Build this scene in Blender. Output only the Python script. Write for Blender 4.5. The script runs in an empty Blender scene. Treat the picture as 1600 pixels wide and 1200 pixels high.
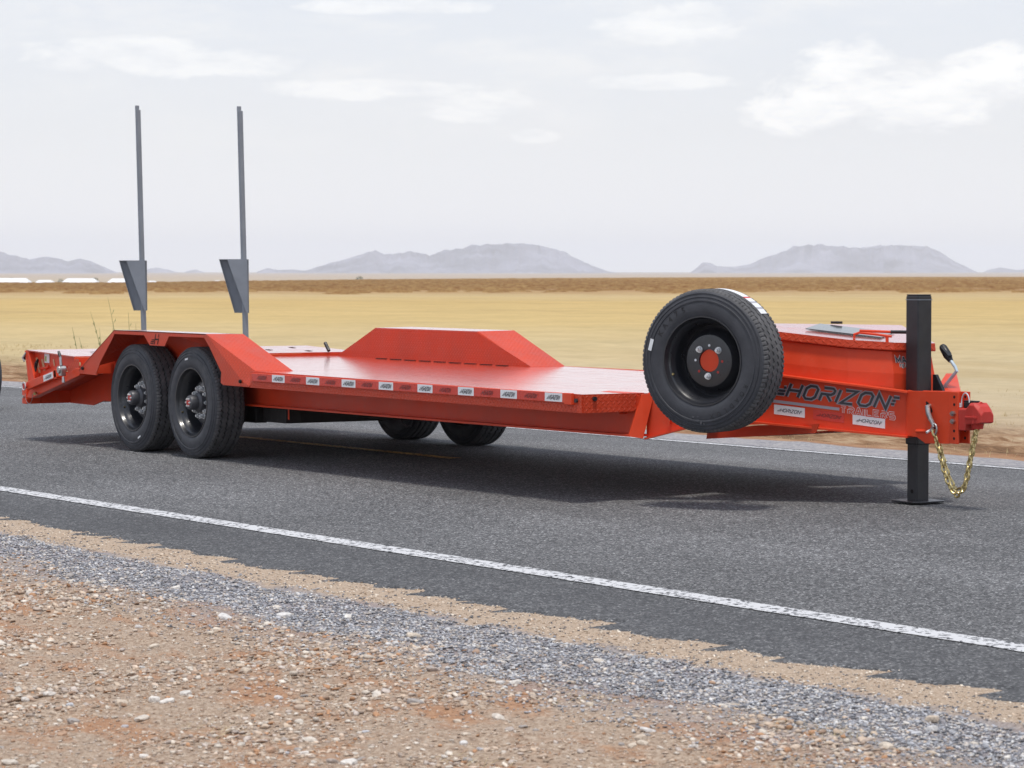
import bpy, bmesh, math, random
import numpy as np
from mathutils import Vector, Matrix
random.seed(7); np.random.seed(7)
R = math.radians
SC = bpy.context.scene
COL = SC.collection

# ------------------------------------------------------------------ camera, world, sun, exposure
fpx, uvp = 4450.0, 2932.0
n_ = math.hypot(fpx, uvp); cs, cc = uvp/n_, fpx/n_
pt = math.atan(170/fpx)
Rv = Vector((cs, cc, 0)); Fv = Vector((-cc*math.cos(pt), cs*math.cos(pt), -math.sin(pt))); Uv = Rv.cross(Fv)
cam = bpy.data.cameras.new('camera'); camo = bpy.data.objects.new('camera', cam); COL.objects.link(camo)
camo.matrix_world = Matrix(((Rv.x, Uv.x, -Fv.x, 0), (Rv.y, Uv.y, -Fv.y, 0), (Rv.z, Uv.z, -Fv.z, 1.34), (0, 0, 0, 1)))
cam.sensor_width = 36; cam.lens = fpx/1600*36; cam.clip_start = .1; cam.clip_end = 60000
cam.dof.use_dof = True; cam.dof.focus_distance = 17.0; cam.dof.aperture_fstop = 11
SC.camera = camo
SC.view_settings.view_transform = 'Standard'; SC.view_settings.look = 'None'
SC.view_settings.exposure = 0.0; SC.cycles.volume_bounces = 4; SC.cycles.max_bounces = 12; SC.view_settings.gamma = 1; SC.view_settings.use_curve_mapping = False

SUN = Vector((0.20, -0.12, 0.95)).normalized()
w = bpy.data.worlds.new('World'); SC.world = w; w.use_nodes = True
nt = w.node_tree; nt.nodes.clear(); N = nt.nodes.new; L = nt.links.new
def math_(nt, op, a, b=None, c=None, clamp=False):
    m = nt.nodes.new('ShaderNodeMath'); m.operation = op; m.use_clamp = clamp
    for i, v in enumerate((a, b, c)):
        if v is None: continue
        if isinstance(v, (int, float)): m.inputs[i].default_value = v
        else: nt.links.new(v, m.inputs[i])
    return m.outputs[0]
def ramp_(nt, f, stops, mode='LINEAR'):
    r = nt.nodes.new('ShaderNodeValToRGB'); r.color_ramp.interpolation = mode
    e = r.color_ramp.elements
    while len(e) < len(stops): e.new(.5)
    for k, (p, c) in enumerate(stops):
        e[k].position = p; e[k].color = (c, c, c, 1) if isinstance(c, (int, float)) else (*c, 1)
    nt.links.new(f, r.inputs[0]); return r.outputs[0]
def mix_(nt, f, a, b, mode='MIX'):
    m = nt.nodes.new('ShaderNodeMix'); m.data_type = 'RGBA'; m.blend_type = mode
    for i, v in ((0, f), (6, a), (7, b)):
        if isinstance(v, (int, float)): m.inputs[i].default_value = v
        elif isinstance(v, tuple): m.inputs[i].default_value = (*v, 1)
        else: nt.links.new(v, m.inputs[i])
    return m.outputs[2]
def noise_(nt, vec, scale, detail=4, rough=.55, dist=0.0):
    n = nt.nodes.new('ShaderNodeTexNoise'); n.inputs['Scale'].default_value = scale
    n.inputs['Detail'].default_value = detail; n.inputs['Roughness'].default_value = rough; n.inputs['Distortion'].default_value = dist
    nt.links.new(vec, n.inputs['Vector']); return n.outputs[0]
def voro_(nt, vec, scale, feature='F1', out=0):
    n = nt.nodes.new('ShaderNodeTexVoronoi'); n.inputs['Scale'].default_value = scale; n.feature = feature
    nt.links.new(vec, n.inputs['Vector']); return n.outputs[out]
def mapping_(nt, vec, sc=(1, 1, 1), loc=(0, 0, 0), rot=(0, 0, 0)):
    m = nt.nodes.new('ShaderNodeMapping'); m.inputs['Scale'].default_value = sc; m.inputs['Location'].default_value = loc
    m.inputs['Rotation'].default_value = rot
    nt.links.new(vec, m.inputs['Vector']); return m.outputs[0]

tc = N('ShaderNodeTexCoord'); gen = tc.outputs['Generated']
sky = N('ShaderNodeTexSky'); sky.sky_type = 'NISHITA'; sky.sun_disc = False
sky.sun_elevation = math.asin(SUN.z); sky.sun_rotation = math.atan2(SUN.x, SUN.y); sky.dust_density = 3.0; sky.air_density = 1.2
bg1 = N('ShaderNodeBackground'); bg1.inputs[1].default_value = 0.10; L(sky.outputs[0], bg1.inputs[0])
# thin high cloud: direction in the frame of the view (azimuth, elevation)
sep = N('ShaderNodeSeparateXYZ'); L(gen, sep.inputs[0])
mp = mapping_(nt, gen, sc=(1, 1, 3.6))
nA = noise_(nt, mp, 9.0, 9, .58, .35)
nB = noise_(nt, mp, 26.0, 8, .6, .2); nC = noise_(nt, mapping_(nt, gen, sc=(1, 1, 2.2)), 32.0, 9, .62, .3)
el = sep.outputs[2]
veil = ramp_(nt, el, [(0.0, (.92, .925, .945)), (.03, (.80, .81, .835)), (.05, (.745, .76, .79)), (.085, (.70, .73, .785)), (.13, (.66, .70, .78)), (.4, (.46, .53, .67)), (1.0, (.33, .41, .58))])
cmask = ramp_(nt, nA, [(.43, 0.0), (.60, 1.0)], 'EASE')
cm2 = ramp_(nt, nB, [(.42, .25), (.62, 1.0)])
elm = ramp_(nt, el, [(.035, 0.0), (.06, .8), (.2, 1.0)])
cm = math_(nt, 'MULTIPLY', math_(nt, 'MULTIPLY', cmask, cm2), elm)
# one towering cumulus low in the sky, right of the trailer's nose
def blob(du, dv, ru, rv):
    d = (Fv + Rv*((du-800)/fpx) + Uv*((600-dv)/fpx)).normalized()
    h = Vector((d.x, d.y, 0)).normalized(); t = Vector((-h.y, h.x, 0))
    dp = N('ShaderNodeVectorMath'); dp.operation = 'DOT_PRODUCT'; L(gen, dp.inputs[0]); dp.inputs[1].default_value = t
    df = N('ShaderNodeVectorMath'); df.operation = 'DOT_PRODUCT'; L(gen, df.inputs[0]); df.inputs[1].default_value = h
    a = math_(nt, 'DIVIDE', dp.outputs['Value'], ru/fpx); b = math_(nt, 'DIVIDE', math_(nt, 'SUBTRACT', el, d.z), rv/fpx)
    r2 = math_(nt, 'ADD', math_(nt, 'MULTIPLY', a, a), math_(nt, 'MULTIPLY', b, b))
    r2 = math_(nt, 'ADD', r2, math_(nt, 'MULTIPLY', math_(nt, 'SUBTRACT', nC, .5), 4.2))
    m = math_(nt, 'MULTIPLY', math_(nt, 'SUBTRACT', 1.15, r2, clamp=True), 1.7, clamp=True)
    return math_(nt, 'MULTIPLY', m, math_(nt, 'GREATER_THAN', df.outputs['Value'], 0))
cu = None
for a in ((1330, 130, 120, 60), (1250, 180, 90, 32), (1430, 165, 110, 45), (1560, 110, 90, 40), (1060, 40, 110, 30), (740, 165, 90, 26), (640, 10, 130, 14), (250, 90, 190, 30), (835, 212, 36, 12), (600, 140, 150, 18), (1020, 128, 120, 14)):
    b_ = blob(*a); k_ = 1.0 if a[0] > 1150 else .6
    b_ = math_(nt, 'MULTIPLY', b_, k_)
    cu = b_ if cu is None else math_(nt, 'MAXIMUM', cu, b_)
col = mix_(nt, math_(nt, 'MULTIPLY', cm, .9), veil, (.80, .805, .82))
shade = ramp_(nt, noise_(nt, mp, 34.0, 6, .65), [(.35, (.76, .775, .81)), (.6, (.93, .93, .93))])
col = mix_(nt, cu, col, shade)
grey = math_(nt, 'MULTIPLY', ramp_(nt, el, [(.105, 0.0), (.125, .6), (.3, .35), (.6, .2)]), ramp_(nt, noise_(nt, mp, 6.0, 6), [(.45, 0.0), (.58, 1.0)]))
col = mix_(nt, grey, col, (.60, .625, .69))
bg2 = N('ShaderNodeBackground'); bg2.inputs[1].default_value = 1.30; L(col, bg2.inputs[0])
ms = N('ShaderNodeMixShader'); ms.inputs[0].default_value = .86; L(bg1.outputs[0], ms.inputs[1]); L(bg2.outputs[0], ms.inputs[2])
wo = N('ShaderNodeOutputWorld'); L(ms.outputs[0], wo.inputs[0])

sd = bpy.data.lights.new('sun', 'SUN'); sd.energy = 2.7; sd.angle = R(9); sd.color = (1, .95, .87)
so = bpy.data.objects.new('sun', sd); COL.objects.link(so); so.rotation_euler = SUN.to_track_quat('Z', 'Y').to_euler()

# ------------------------------------------------------------------ materials
def mat(name, base=(.5, .5, .5), rough=.6, metal=0.0, spec=.5, coat=0.0):
    m = bpy.data.materials.new(name); m.use_nodes = True
    b = m.node_tree.nodes['Principled BSDF']
    b.inputs['Base Color'].default_value = (*base, 1); b.inputs['Roughness'].default_value = rough
    b.inputs['Metallic'].default_value = metal; b.inputs['Specular IOR Level'].default_value = spec
    b.inputs['Coat Weight'].default_value = coat; b.inputs['Coat Roughness'].default_value = .12
    return m, m.node_tree, b
def objco(nt): return nt.nodes.new('ShaderNodeTexCoord').outputs['Object']
def posco(nt): return nt.nodes.new('ShaderNodeNewGeometry').outputs['Position']
def bump_(nt, b, h, strength=.4, dist=.01, normal=None):
    n = nt.nodes.new('ShaderNodeBump'); n.inputs['Strength'].default_value = strength; n.inputs['Distance'].default_value = dist
    nt.links.new(h, n.inputs['Height'])
    if normal is not None: nt.links.new(normal, n.inputs['Normal'])
    nt.links.new(n.outputs[0], b.inputs['Normal']); return n.outputs[0]
def simple(name, base, rough, metal=0.0, var=.12, scale=6, rvar=.1, bump=0, coat=0.0, spec=.5):
    m, nt, b = mat(name, base, rough, metal, spec, coat)
    o = posco(nt); n = noise_(nt, o, scale, 6, .6)
    c = ramp_(nt, n, [(.3, tuple(x*(1-var) for x in base)), (.7, tuple(min(1, x*(1+var)) for x in base))])
    nt.links.new(c, b.inputs['Base Color'])
    r = ramp_(nt, noise_(nt, o, scale*2.7, 5), [(.3, max(.02, rough-rvar)), (.7, min(1, rough+rvar))])
    nt.links.new(r, b.inputs['Roughness'])
    if bump: bump_(nt, b, noise_(nt, o, scale*18, 3), bump, .002)
    return m
RED = (.72, .070, .025)
def paint(name, diamond=False, base=RED, rough=.36, coat=.0, bst=1.0, dustk=.30):
    m, nt, b = mat(name, base, rough, 0, .5 if coat else .25, coat)
    p = posco(nt)
    n = noise_(nt, p, 3.5, 7, .62)
    c = ramp_(nt, n, [(.28, tuple(x*.86 for x in base)), (.72, tuple(x*1.10 for x in base))])
    dust = math_(nt, 'MULTIPLY', ramp_(nt, noise_(nt, p, 11, 9, .7), [(.54, 0.0), (.85, dustk)]), 1.0)
    c = mix_(nt, dust, c, (.42, .27, .19))
    r = ramp_(nt, noise_(nt, p, 7, 8, .7), [(.3, rough-.07), (.7, rough+.16)])
    nt.links.new(r, b.inputs['Roughness'])
    fine = noise_(nt, p, 90, 3)
    if diamond:
        uv = nt.nodes.new('ShaderNodeUVMap').outputs[0]
        mp = mapping_(nt, uv, sc=(1/.026,)*3, rot=(0, 0, R(45)))
        s = nt.nodes.new('ShaderNodeSeparateXYZ'); nt.links.new(mp, s.inputs[0])
        ia = math_(nt, 'FLOOR', s.outputs[0]); ib = math_(nt, 'FLOOR', s.outputs[1])
        fa = math_(nt, 'SUBTRACT', math_(nt, 'SUBTRACT', s.outputs[0], ia), .5)
        fb = math_(nt, 'SUBTRACT', math_(nt, 'SUBTRACT', s.outputs[1], ib), .5)
        par = math_(nt, 'PINGPONG', math_(nt, 'ADD', ia, ib), 1.0)
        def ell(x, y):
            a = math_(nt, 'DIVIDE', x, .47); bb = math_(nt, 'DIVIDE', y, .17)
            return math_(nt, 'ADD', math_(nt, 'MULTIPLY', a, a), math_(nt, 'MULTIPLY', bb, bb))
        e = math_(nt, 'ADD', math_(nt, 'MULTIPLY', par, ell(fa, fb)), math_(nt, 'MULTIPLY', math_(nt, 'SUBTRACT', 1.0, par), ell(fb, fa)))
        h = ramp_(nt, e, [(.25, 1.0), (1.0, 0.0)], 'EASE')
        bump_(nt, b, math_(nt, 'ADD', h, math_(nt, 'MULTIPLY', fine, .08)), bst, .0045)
        c = mix_(nt, math_(nt, 'MULTIPLY', math_(nt, 'SUBTRACT', 1.0, h), .24), c, (.30, .05, .03))  # shade painted between the lozenges so the plate relief reads
    else:
        bump_(nt, b, fine, .06, .001)
    nt.links.new(c, b.inputs['Base Color'])
    return m
M = {}
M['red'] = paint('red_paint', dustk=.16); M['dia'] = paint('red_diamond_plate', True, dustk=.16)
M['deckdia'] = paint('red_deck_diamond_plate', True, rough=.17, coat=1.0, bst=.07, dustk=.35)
M['dred'] = paint('coupler_red_paint', base=(.52, .045, .035), rough=.42)
M['black'] = simple('black_paint', (.022, .022, .026), .38, 0, .3, 9, .1, .1)
M['frameblack'] = simple('black_undercarriage', (.02, .018, .018), .6, 0, .3, 8)
M['rim'] = simple('black_gloss_rim', (.020, .021, .026), .34, 0, .2, 9, .08, 0, .5)
M['galv'] = simple('grey_painted_steel', (.23, .25, .285), .5, 0, .1, 5, .1, .1)
M['chrome'] = simple('zinc_nut', (.72, .73, .74), .35, .55, .15, 30)
M['gold'] = simple('gold_chain', (.62, .50, .24), .33, 1, .2, 40)
M['steel'] = simple('bare_steel', (.45, .44, .43), .38, 1, .2, 20)
M['hubgrey'] = simple('hub_grey', (.085, .085, .095), .45, .2, .2, 20)
M['white'] = simple('sticker_white', (.80, .81, .83), .35, 0, .03, 4)
M['inkd'] = simple('decal_dark', (.045, .045, .055), .4, 0, .1, 4)
M['inkr'] = simple('decal_dark_red', (.16, .02, .02), .4, 0, .1, 4)
M['redtape'] = simple('reflective_red_tape', (.62, .045, .028), .28, 0, .05, 4)
M['inkg'] = simple('decal_grey', (.42, .41, .45), .4, 0, .05, 4)
M['inkw'] = simple('decal_pink_white', (.80, .64, .63), .4, 0, .05, 4)
M['tan'] = simple('pale_strip', (.62, .36, .20), .5, 0, .1, 20)
M['green'] = simple('sticker_green', (.35, .45, .12), .5, 0, .2, 60)
M['cable'] = simple('grey_cable', (.42, .52, .60), .4, 0, .1, 20)
M['blackplastic'] = simple('black_plastic', (.014, .014, .016), .5, 0, .2, 20)
M['hole'] = simple('dark_recess', (.01, .006, .006), .9, 0, .1, 20)
M['glass'] = simple('tinted_panel', (.10, .115, .12), .12, 0, .1, 4, .03)
# tyre rubber
m, t, b = mat('tyre_rubber', (.028, .029, .033), .62)
p = objco(t)
dn = noise_(t, p, 9, 8, .7)
c = ramp_(t, dn, [(.35, (.036, .038, .046)), (.62, (.052, .054, .064)), (.82, (.10, .10, .10))])
t.links.new(c, b.inputs['Base Color']); t.links.new(ramp_(t, noise_(t, p, 20, 6), [(.3, .48), (.7, .72)]), b.inputs['Roughness'])
bump_(t, b, noise_(t, p, 160, 3), .12, .001); M['rubber'] = m
m, t, b = mat('tyre_tread_rubber', (.04, .04, .042), .85)
p = objco(t)
c = ramp_(t, noise_(t, p, 14, 8, .7), [(.35, (.070, .070, .074)), (.62, (.12, .118, .122)), (.8, (.19, .18, .17))])
t.links.new(c, b.inputs['Base Color']); bump_(t, b, noise_(t, p, 220, 3), .25, .001); M['tread'] = m
M['letter'] = simple('tyre_lettering_groove_shade', (.012, .012, .014), .5, 0, .1, 20)  # black for the letters, also painted into tread grooves as shade
# asphalt
m, t, b = mat('asphalt', (.1, .1, .1), .8)
p = posco(t)
v = t.nodes.new('ShaderNodeTexVoronoi'); v.inputs['Scale'].default_value = 120; t.links.new(p, v.inputs['Vector'])
sp = t.nodes.new('ShaderNodeSeparateColor'); t.links.new(v.outputs['Color'], sp.inputs[0])
agg = ramp_(t, sp.outputs[0], [(0.0, (.012, .012, .013)), (.40, (.080, .080, .084)), (.85, (.21, .21, .215)), (1.0, (.62, .62, .62))])
v2 = t.nodes.new('ShaderNodeTexVoronoi'); v2.inputs['Scale'].default_value = 62; t.links.new(p, v2.inputs['Vector'])
sp2 = t.nodes.new('ShaderNodeSeparateColor'); t.links.new(v2.outputs['Color'], sp2.inputs[0])
agg = mix_(t, .28, agg, ramp_(t, sp2.outputs[1], [(0.0, (.030, .030, .032)), (.6, (.13, .13, .134)), (1.0, (.32, .32, .32))]))
big = ramp_(t, noise_(t, p, .55, 6, .6), [(.3, .82), (.7, 1.18)])
trk = ramp_(t, noise_(t, mapping_(t, p, sc=(.06, 1.1, 1)), 1.0, 5, .6), [(.35, .74), (.65, .98)])
cx = t.nodes.new('ShaderNodeVectorMath'); cx.operation = 'SCALE'; t.links.new(agg, cx.inputs[0]); t.links.new(math_(t, 'MULTIPLY', big, trk), cx.inputs['Scale'])
# outer apron beyond the white lines is fresher and darker; dust creeps in at its edge
ps = t.nodes.new('ShaderNodeSeparateXYZ'); t.links.new(p, ps.inputs[0])
edge = math_(t, 'ADD', ps.outputs[1], math_(t, 'MULTIPLY', math_(t, 'SUBTRACT', noise_(t, p, 5, 6, .7), .5), .45))
dk = math_(t, 'MULTIPLY', ramp_(t, math_(t, 'DIVIDE', edge, 10), [(.694, .62), (.716, 0.0)]), ramp_(t, noise_(t, p, 25, 5), [(.35, .4), (.6, 1.0)]))
c = mix_(t, dk, cx.outputs[0], (.035, .036, .040))
dust = math_(t, 'MULTIPLY', ramp_(t, math_(t, 'DIVIDE', edge, 10), [(.620, .5), (.632, 0.0)]), ramp_(t, noise_(t, p, 60, 4), [(.4, 0.0), (.6, 1.0)]))
c = mix_(t, dust, c, (.34, .25, .18))
t.links.new(c, b.inputs['Base Color'])
hh = math_(t, 'ADD', math_(t, 'MULTIPLY', voro_(t, p, 95), -1.0), math_(t, 'MULTIPLY', noise_(t, p, 30, 4), .5))
bump_(t, b, hh, .9, .006); M['asphalt'] = m
# road paint with bare aggregate showing through
def roadpaint(name, colr, wear):
    m, t, b = mat(name, colr, .6)
    p = posco(t)
    v = t.nodes.new('ShaderNodeTexVoronoi'); v.inputs['Scale'].default_value = 60; t.links.new(p, v.inputs['Vector'])
    s = t.nodes.new('ShaderNodeSeparateColor'); t.links.new(v.outputs['Color'], s.inputs[0])
    k = math_(t, 'GREATER_THAN', math_(t, 'ADD', math_(t, 'MULTIPLY', s.outputs[0], .8), math_(t, 'MULTIPLY', noise_(t, p, 7, 5, .7), .6)), wear)
    c = mix_(t, k, mix_(t, noise_(t, p, 30, 4), colr, tuple(x*.84 for x in colr)), (.06, .06, .065))
    t.links.new(c, b.inputs['Base Color']); bump_(t, b, voro_(t, p, 95), .5, .004); return m
M['wline'] = roadpaint('white_road_paint', (.64, .64, .65), .92)
M['yline'] = roadpaint('yellow_road_paint', (.85, .56, .22), .93)
# near gravel verge and far land: one ground material by place
def vcolmat(name, rough=.85, var=.25, scale=60, bump=.3):
    m, t, b = mat(name, (.5, .5, .5), rough)
    a = t.nodes.new('ShaderNodeVertexColor'); a.layer_name = 'Col'; p = posco(t)
    k = ramp_(t, noise_(t, p, scale, 5, .6), [(.3, 1-var), (.7, 1+var)])
    s = t.nodes.new('ShaderNodeVectorMath'); s.operation = 'SCALE'; t.links.new(a.outputs[0], s.inputs[0]); t.links.new(k, s.inputs['Scale'])
    t.links.new(s.outputs[0], b.inputs['Base Color']); bump_(t, b, noise_(t, p, scale*3, 4), bump, .003); return m
M['stone'] = vcolmat('stone')
m, t, b = mat('verge_soil', (.3, .2, .13), .95)
p = posco(t); ps = t.nodes.new('ShaderNodeSeparateXYZ'); t.links.new(p, ps.inputs[0]); y = ps.outputs[1]
soil = ramp_(t, noise_(t, p, 55, 7, .7), [(.28, (.15, .10, .07)), (.46, (.36, .255, .18)), (.60, (.52, .41, .31)), (.76, (.68, .60, .52))])
redp = ramp_(t, noise_(t, mapping_(t, p, sc=(.8, 1.5, 1)), 2.0, 8, .7), [(.50, 0.0), (.60, 1.0)])
soil = mix_(t, math_(t, 'MULTIPLY', redp, .75), soil, ramp_(t, noise_(t, p, 40, 5), [(.3, (.30, .12, .05)), (.7, (.50, .27, .14))]))
yn = math_(t, 'ADD', y, math_(t, 'MULTIPLY', math_(t, 'SUBTRACT', noise_(t, p, 3.0, 6, .6), .5), .30))
tanz = ramp_(t, math_(t, 'DIVIDE', yn, 10), [(.598, 0.0), (.606, 1.0)])
c = mix_(t, tanz, soil, ramp_(t, noise_(t, p, 70, 5, .7), [(.3, (.33, .23, .155)), (.55, (.50, .385, .285)), (.75, (.62, .51, .40))]))
grz = math_(t, 'MULTIPLY', ramp_(t, math_(t, 'DIVIDE', yn, 10), [(.51, 0.0), (.56, 1.0), (.598, 1.0), (.606, 0.0)]), .8)
c = mix_(t, grz, c, ramp_(t, noise_(t, p, 90, 4, .6), [(.3, (.11, .115, .14)), (.7, (.42, .43, .48))]))
t.links.new(c, b.inputs['Base Color']); bump_(t, b, math_(t, 'ADD', noise_(t, p, 40, 8, .7), noise_(t, p, 120, 3)), .8, .012); M['soil'] = m
# far land
m, t, b = mat('dry_field', (.5, .4, .2), .95, 0, .1)
p = posco(t); ps = t.nodes.new('ShaderNodeSeparateXYZ'); t.links.new(p, ps.inputs[0])
rr = t.nodes.new('ShaderNodeVectorMath'); rr.operation = 'LENGTH'; t.links.new(p, rr.inputs[0]); rad = rr.outputs['Value']
lg = math_(t, 'LOGARITHM', rad, 10.0)
big = noise_(t, p, .035, 6, .6); mid = noise_(t, p, .22, 7, .65); fin = noise_(t, p, 2.2, 8, .7)
lgn = math_(t, 'ADD', lg, math_(t, 'MULTIPLY', math_(t, 'SUBTRACT', big, .5), .22))
base = ramp_(t, math_(t, 'DIVIDE', lgn, 4.2), [(.333, (.53, .43, .30)), (.375, (.56, .455, .285)), (.42, (.56, .44, .24)), (.47, (.57, .42, .19)), (.520, (.54, .385, .165)), (.540, (.53, .40, .21)), (.560, (.45, .31, .155)), (.585, (.33, .19, .09)), (.66, (.34, .21, .10)), (.70, (.50, .40, .24)), (.80, (.46, .38, .27)), (.90, (.42, .33, .25)), (1.0, (.38, .32, .26))])
st = ramp_(t, mid, [(.3, .88), (.7, 1.09)]); f2 = ramp_(t, fin, [(.3, .88), (.7, 1.10)])
s = t.nodes.new('ShaderNodeVectorMath'); s.operation = 'SCALE'; t.links.new(base, s.inputs[0]); t.links.new(math_(t, 'MULTIPLY', st, f2), s.inputs['Scale'])
c = s.outputs[0]
streak = ramp_(t, noise_(t, mapping_(t, p, sc=(.02, .12, 1), rot=(0, 0, R(-33))), 1.0, 6, .6), [(.52, 0.0), (.62, .35)])
c = mix_(t, streak, c, (.40, .28, .13))
ydir = math_(t, 'ADD', ps.outputs[1], math_(t, 'MULTIPLY', math_(t, 'SUBTRACT', noise_(t, p, .5, 6, .65), .5), 3.2))
dirt = ramp_(t, math_(t, 'DIVIDE', ydir, 20), [(.68, .0), (.70, 1.0), (.83, .95), (.90, .45), (1.0, 0.0)])
dcol = ramp_(t, noise_(t, mapping_(t, p, sc=(.7, 1.7, 1)), 1.6, 10, .76), [(.34, (.08, .045, .025)), (.46, (.22, .12, .062)), (.54, (.36, .225, .13)), (.63, (.46, .34, .22)), (.78, (.60, .51, .37))])
c = mix_(t, dirt, c, dcol); 
yg = math_(t, 'ADD', ps.outputs[1], math_(t, 'MULTIPLY', math_(t, 'SUBTRACT', noise_(t, p, 1.5, 6, .65), .5), .25))
c = mix_(t, ramp_(t, math_(t, 'DIVIDE', yg, 20), [(.733, 1.0), (.736, 0.0)]), c, ramp_(t, noise_(t, p, 25, 6, .7), [(.3, (.17, .17, .19)), (.5, (.34, .33, .345)), (.72, (.56, .52, .48))]))
red2 = ramp_(t, math_(t, 'DIVIDE', yg, 20), [(.733, 0.0), (.736, .75), (.745, .6), (.757, 0.0)])
c = mix_(t, red2, c, (.38, .20, .11))
t.links.new(c, b.inputs['Base Color'])
bump_(t, b, math_(t, 'ADD', noise_(t, p, 6, 8, .75), noise_(t, p, 40, 4)), .6, .05); M['field'] = m
def haircol(name, lo, hi):
    m, t, b = mat(name, lo, .9, 0, .1)
    t.links.new(ramp_(t, noise_(t, posco(t), .9, 6, .7), [(.35, lo), (.65, hi)]), b.inputs['Base Color']); return m
M['tallgrass'] = haircol('dry_tall_grass', (.36, .20, .09), (.58, .41, .20))
M['straw'] = haircol('straw', (.50, .38, .19), (.62, .52, .32))
M['weed'] = haircol('weed_green', (.24, .26, .11), (.42, .40, .20))
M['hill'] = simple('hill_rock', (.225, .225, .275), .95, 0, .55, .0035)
M['bush'] = haircol('far_bush', (.07, .09, .045), (.12, .14, .07))
M['shed'] = simple('white_shed_roof', (.86, .87, .88), .5, 0, .03, .05)
M['shedwall'] = simple('shed_wall', (.42, .42, .44), .8, 0, .1, .05)

# ------------------------------------------------------------------ helpers
ORG = {}
def tag(o, label=None, cat=None, group=None, kind=None):
    if label: o['label'] = label
    if cat: o['category'] = cat
    if group: o['group'] = group
    if kind: o['kind'] = kind
    return o
def link(o, parent=None, org=None):
    COL.objects.link(o)
    if parent is not None:
        o.parent = parent
        org = ORG[parent] if org is None else Vector(org)
        o.location = org-ORG[parent]
    else:
        org = Vector(org) if org is not None else Vector((0, 0, 0)); o.location = org
    ORG[o] = org; return o
def empty(name, loc):
    return link(bpy.data.objects.new(name, None), None, loc)
def planar_uv(me):
    uv = me.uv_layers.new(name='UVMap'); 
    for poly in me.polygons:
        n = poly.normal
        for li in poly.loop_indices:
            v = me.vertices[me.loops[li].vertex_index].co
            if abs(n.z) > .55: q = (v.x, v.y)
            elif abs(n.y) > abs(n.x): q = (v.x, v.z)
            else: q = (v.y, v.z)
            uv.data[li].uv = q
class MB:
    def __init__(s): s.v = []; s.f = []; s.m = []
    def add(s, vs, fs, mi=0):
        k = len(s.v); s.v += [tuple(v) for v in vs]; s.f += [tuple(i+k for i in f) for f in fs]; s.m += [mi]*len(fs); return s
    def box(s, x0, x1, y0, y1, z0, z1, mi=0):
        return s.hexa([(x0, y0, z0), (x1, y0, z0), (x1, y1, z0), (x0, y1, z0)], [(x0, y0, z1), (x1, y0, z1), (x1, y1, z1), (x0, y1, z1)], mi)
    def hexa(s, lo, hi, mi=0):
        return s.add(list(lo)+list(hi), [(3, 2, 1, 0), (4, 5, 6, 7), (0, 1, 5, 4), (1, 2, 6, 5), (2, 3, 7, 6), (3, 0, 4, 7)], mi)
    def slab(s, poly, off, mi=0):   # extrude polygon (3-d points) by vector
        off = Vector(off); n = len(poly); a = [Vector(p) for p in poly]; b2 = [p+off for p in a]
        fs = [tuple(range(n)), tuple(reversed(range(n, 2*n)))] + [((i+1) % n, i, i+n, (i+1) % n+n) for i in range(n)]
        return s.add(a+b2, fs, mi)
    def tube(s, pts, r, seg=10, mi=0, cap=True, closed=False):
        pts = [Vector(p) for p in pts]; n = len(pts); rr = r if isinstance(r, (list, tuple)) else [r]*n
        vs = []; up = None
        for i, p in enumerate(pts):
            if closed: d = pts[(i+1) % n]-pts[i-1]
            else: d = (pts[min(i+1, n-1)]-pts[max(i-1, 0)])
            d.normalize()
            if up is None:
                up = Vector((0, 0, 1)) if abs(d.z) < .9 else Vector((1, 0, 0))
            a = d.cross(up).normalized(); up = a.cross(d).normalized()
            for k in range(seg):
                th = 2*math.pi*k/seg; vs.append(p+a*math.cos(th)*rr[i]+up*math.sin(th)*rr[i])
        fs = []
        for i in range(n if closed else n-1):
            j = (i+1) % n
            for k in range(seg):
                fs.append((i*seg+k, i*seg+(k+1) % seg, j*seg+(k+1) % seg, j*seg+k))
        if cap and not closed: fs += [tuple(range(seg)), tuple(reversed(range((n-1)*seg, n*seg)))]
        return s.add(vs, fs, mi)
    def lathe(s, prof, seg=64, mi=0, mis=None):   # prof (radius, y) around the Y axis
        n = len(prof); vs = []
        for k in range(seg):
            th = 2*math.pi*k/seg
            for r_, y_ in prof: vs.append((r_*math.cos(th), y_, r_*math.sin(th)))
        k0 = len(s.v); s.v += vs
        for k in range(seg):
            for i in range(n-1):
                a = k0+k*n+i; b_ = k0+((k+1) % seg)*n+i
                s.f.append((a, b_, b_+1, a+1)); s.m.append(mis[i] if mis else mi)
        return s
    def build(s, name, mats, parent=None, org=None, local=False, smooth=False, bevel=0, uv=False, fixn=True, sharp=35):
        me = bpy.data.meshes.new(name)
        base = Vector((0, 0, 0)) if local else (Vector(org) if org is not None else (ORG[parent] if parent is not None else Vector((0, 0, 0))))
        me.from_pydata([Vector(v)-base for v in s.v], [], s.f)
        for mm in (mats if isinstance(mats, (list, tuple)) else [mats]): me.materials.append(mm)
        me.polygons.foreach_set('material_index', s.m)
        if fixn:
            bm = bmesh.new(); bm.from_mesh(me); bmesh.ops.recalc_face_normals(bm, faces=bm.faces); bm.to_mesh(me); bm.free()
        me.update()
        if smooth:
            me.polygons.foreach_set('use_smooth', [True]*len(me.polygons)); me.set_sharp_from_angle(angle=R(sharp))
        if uv: planar_uv(me)
        o = bpy.data.objects.new(name, me); link(o, parent, org)
        if bevel:
            md = o.modifiers.new('bevel', 'BEVEL'); md.width = bevel; md.segments = 2; md.limit_method = 'ANGLE'; md.angle_limit = R(40)
        return o

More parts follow.
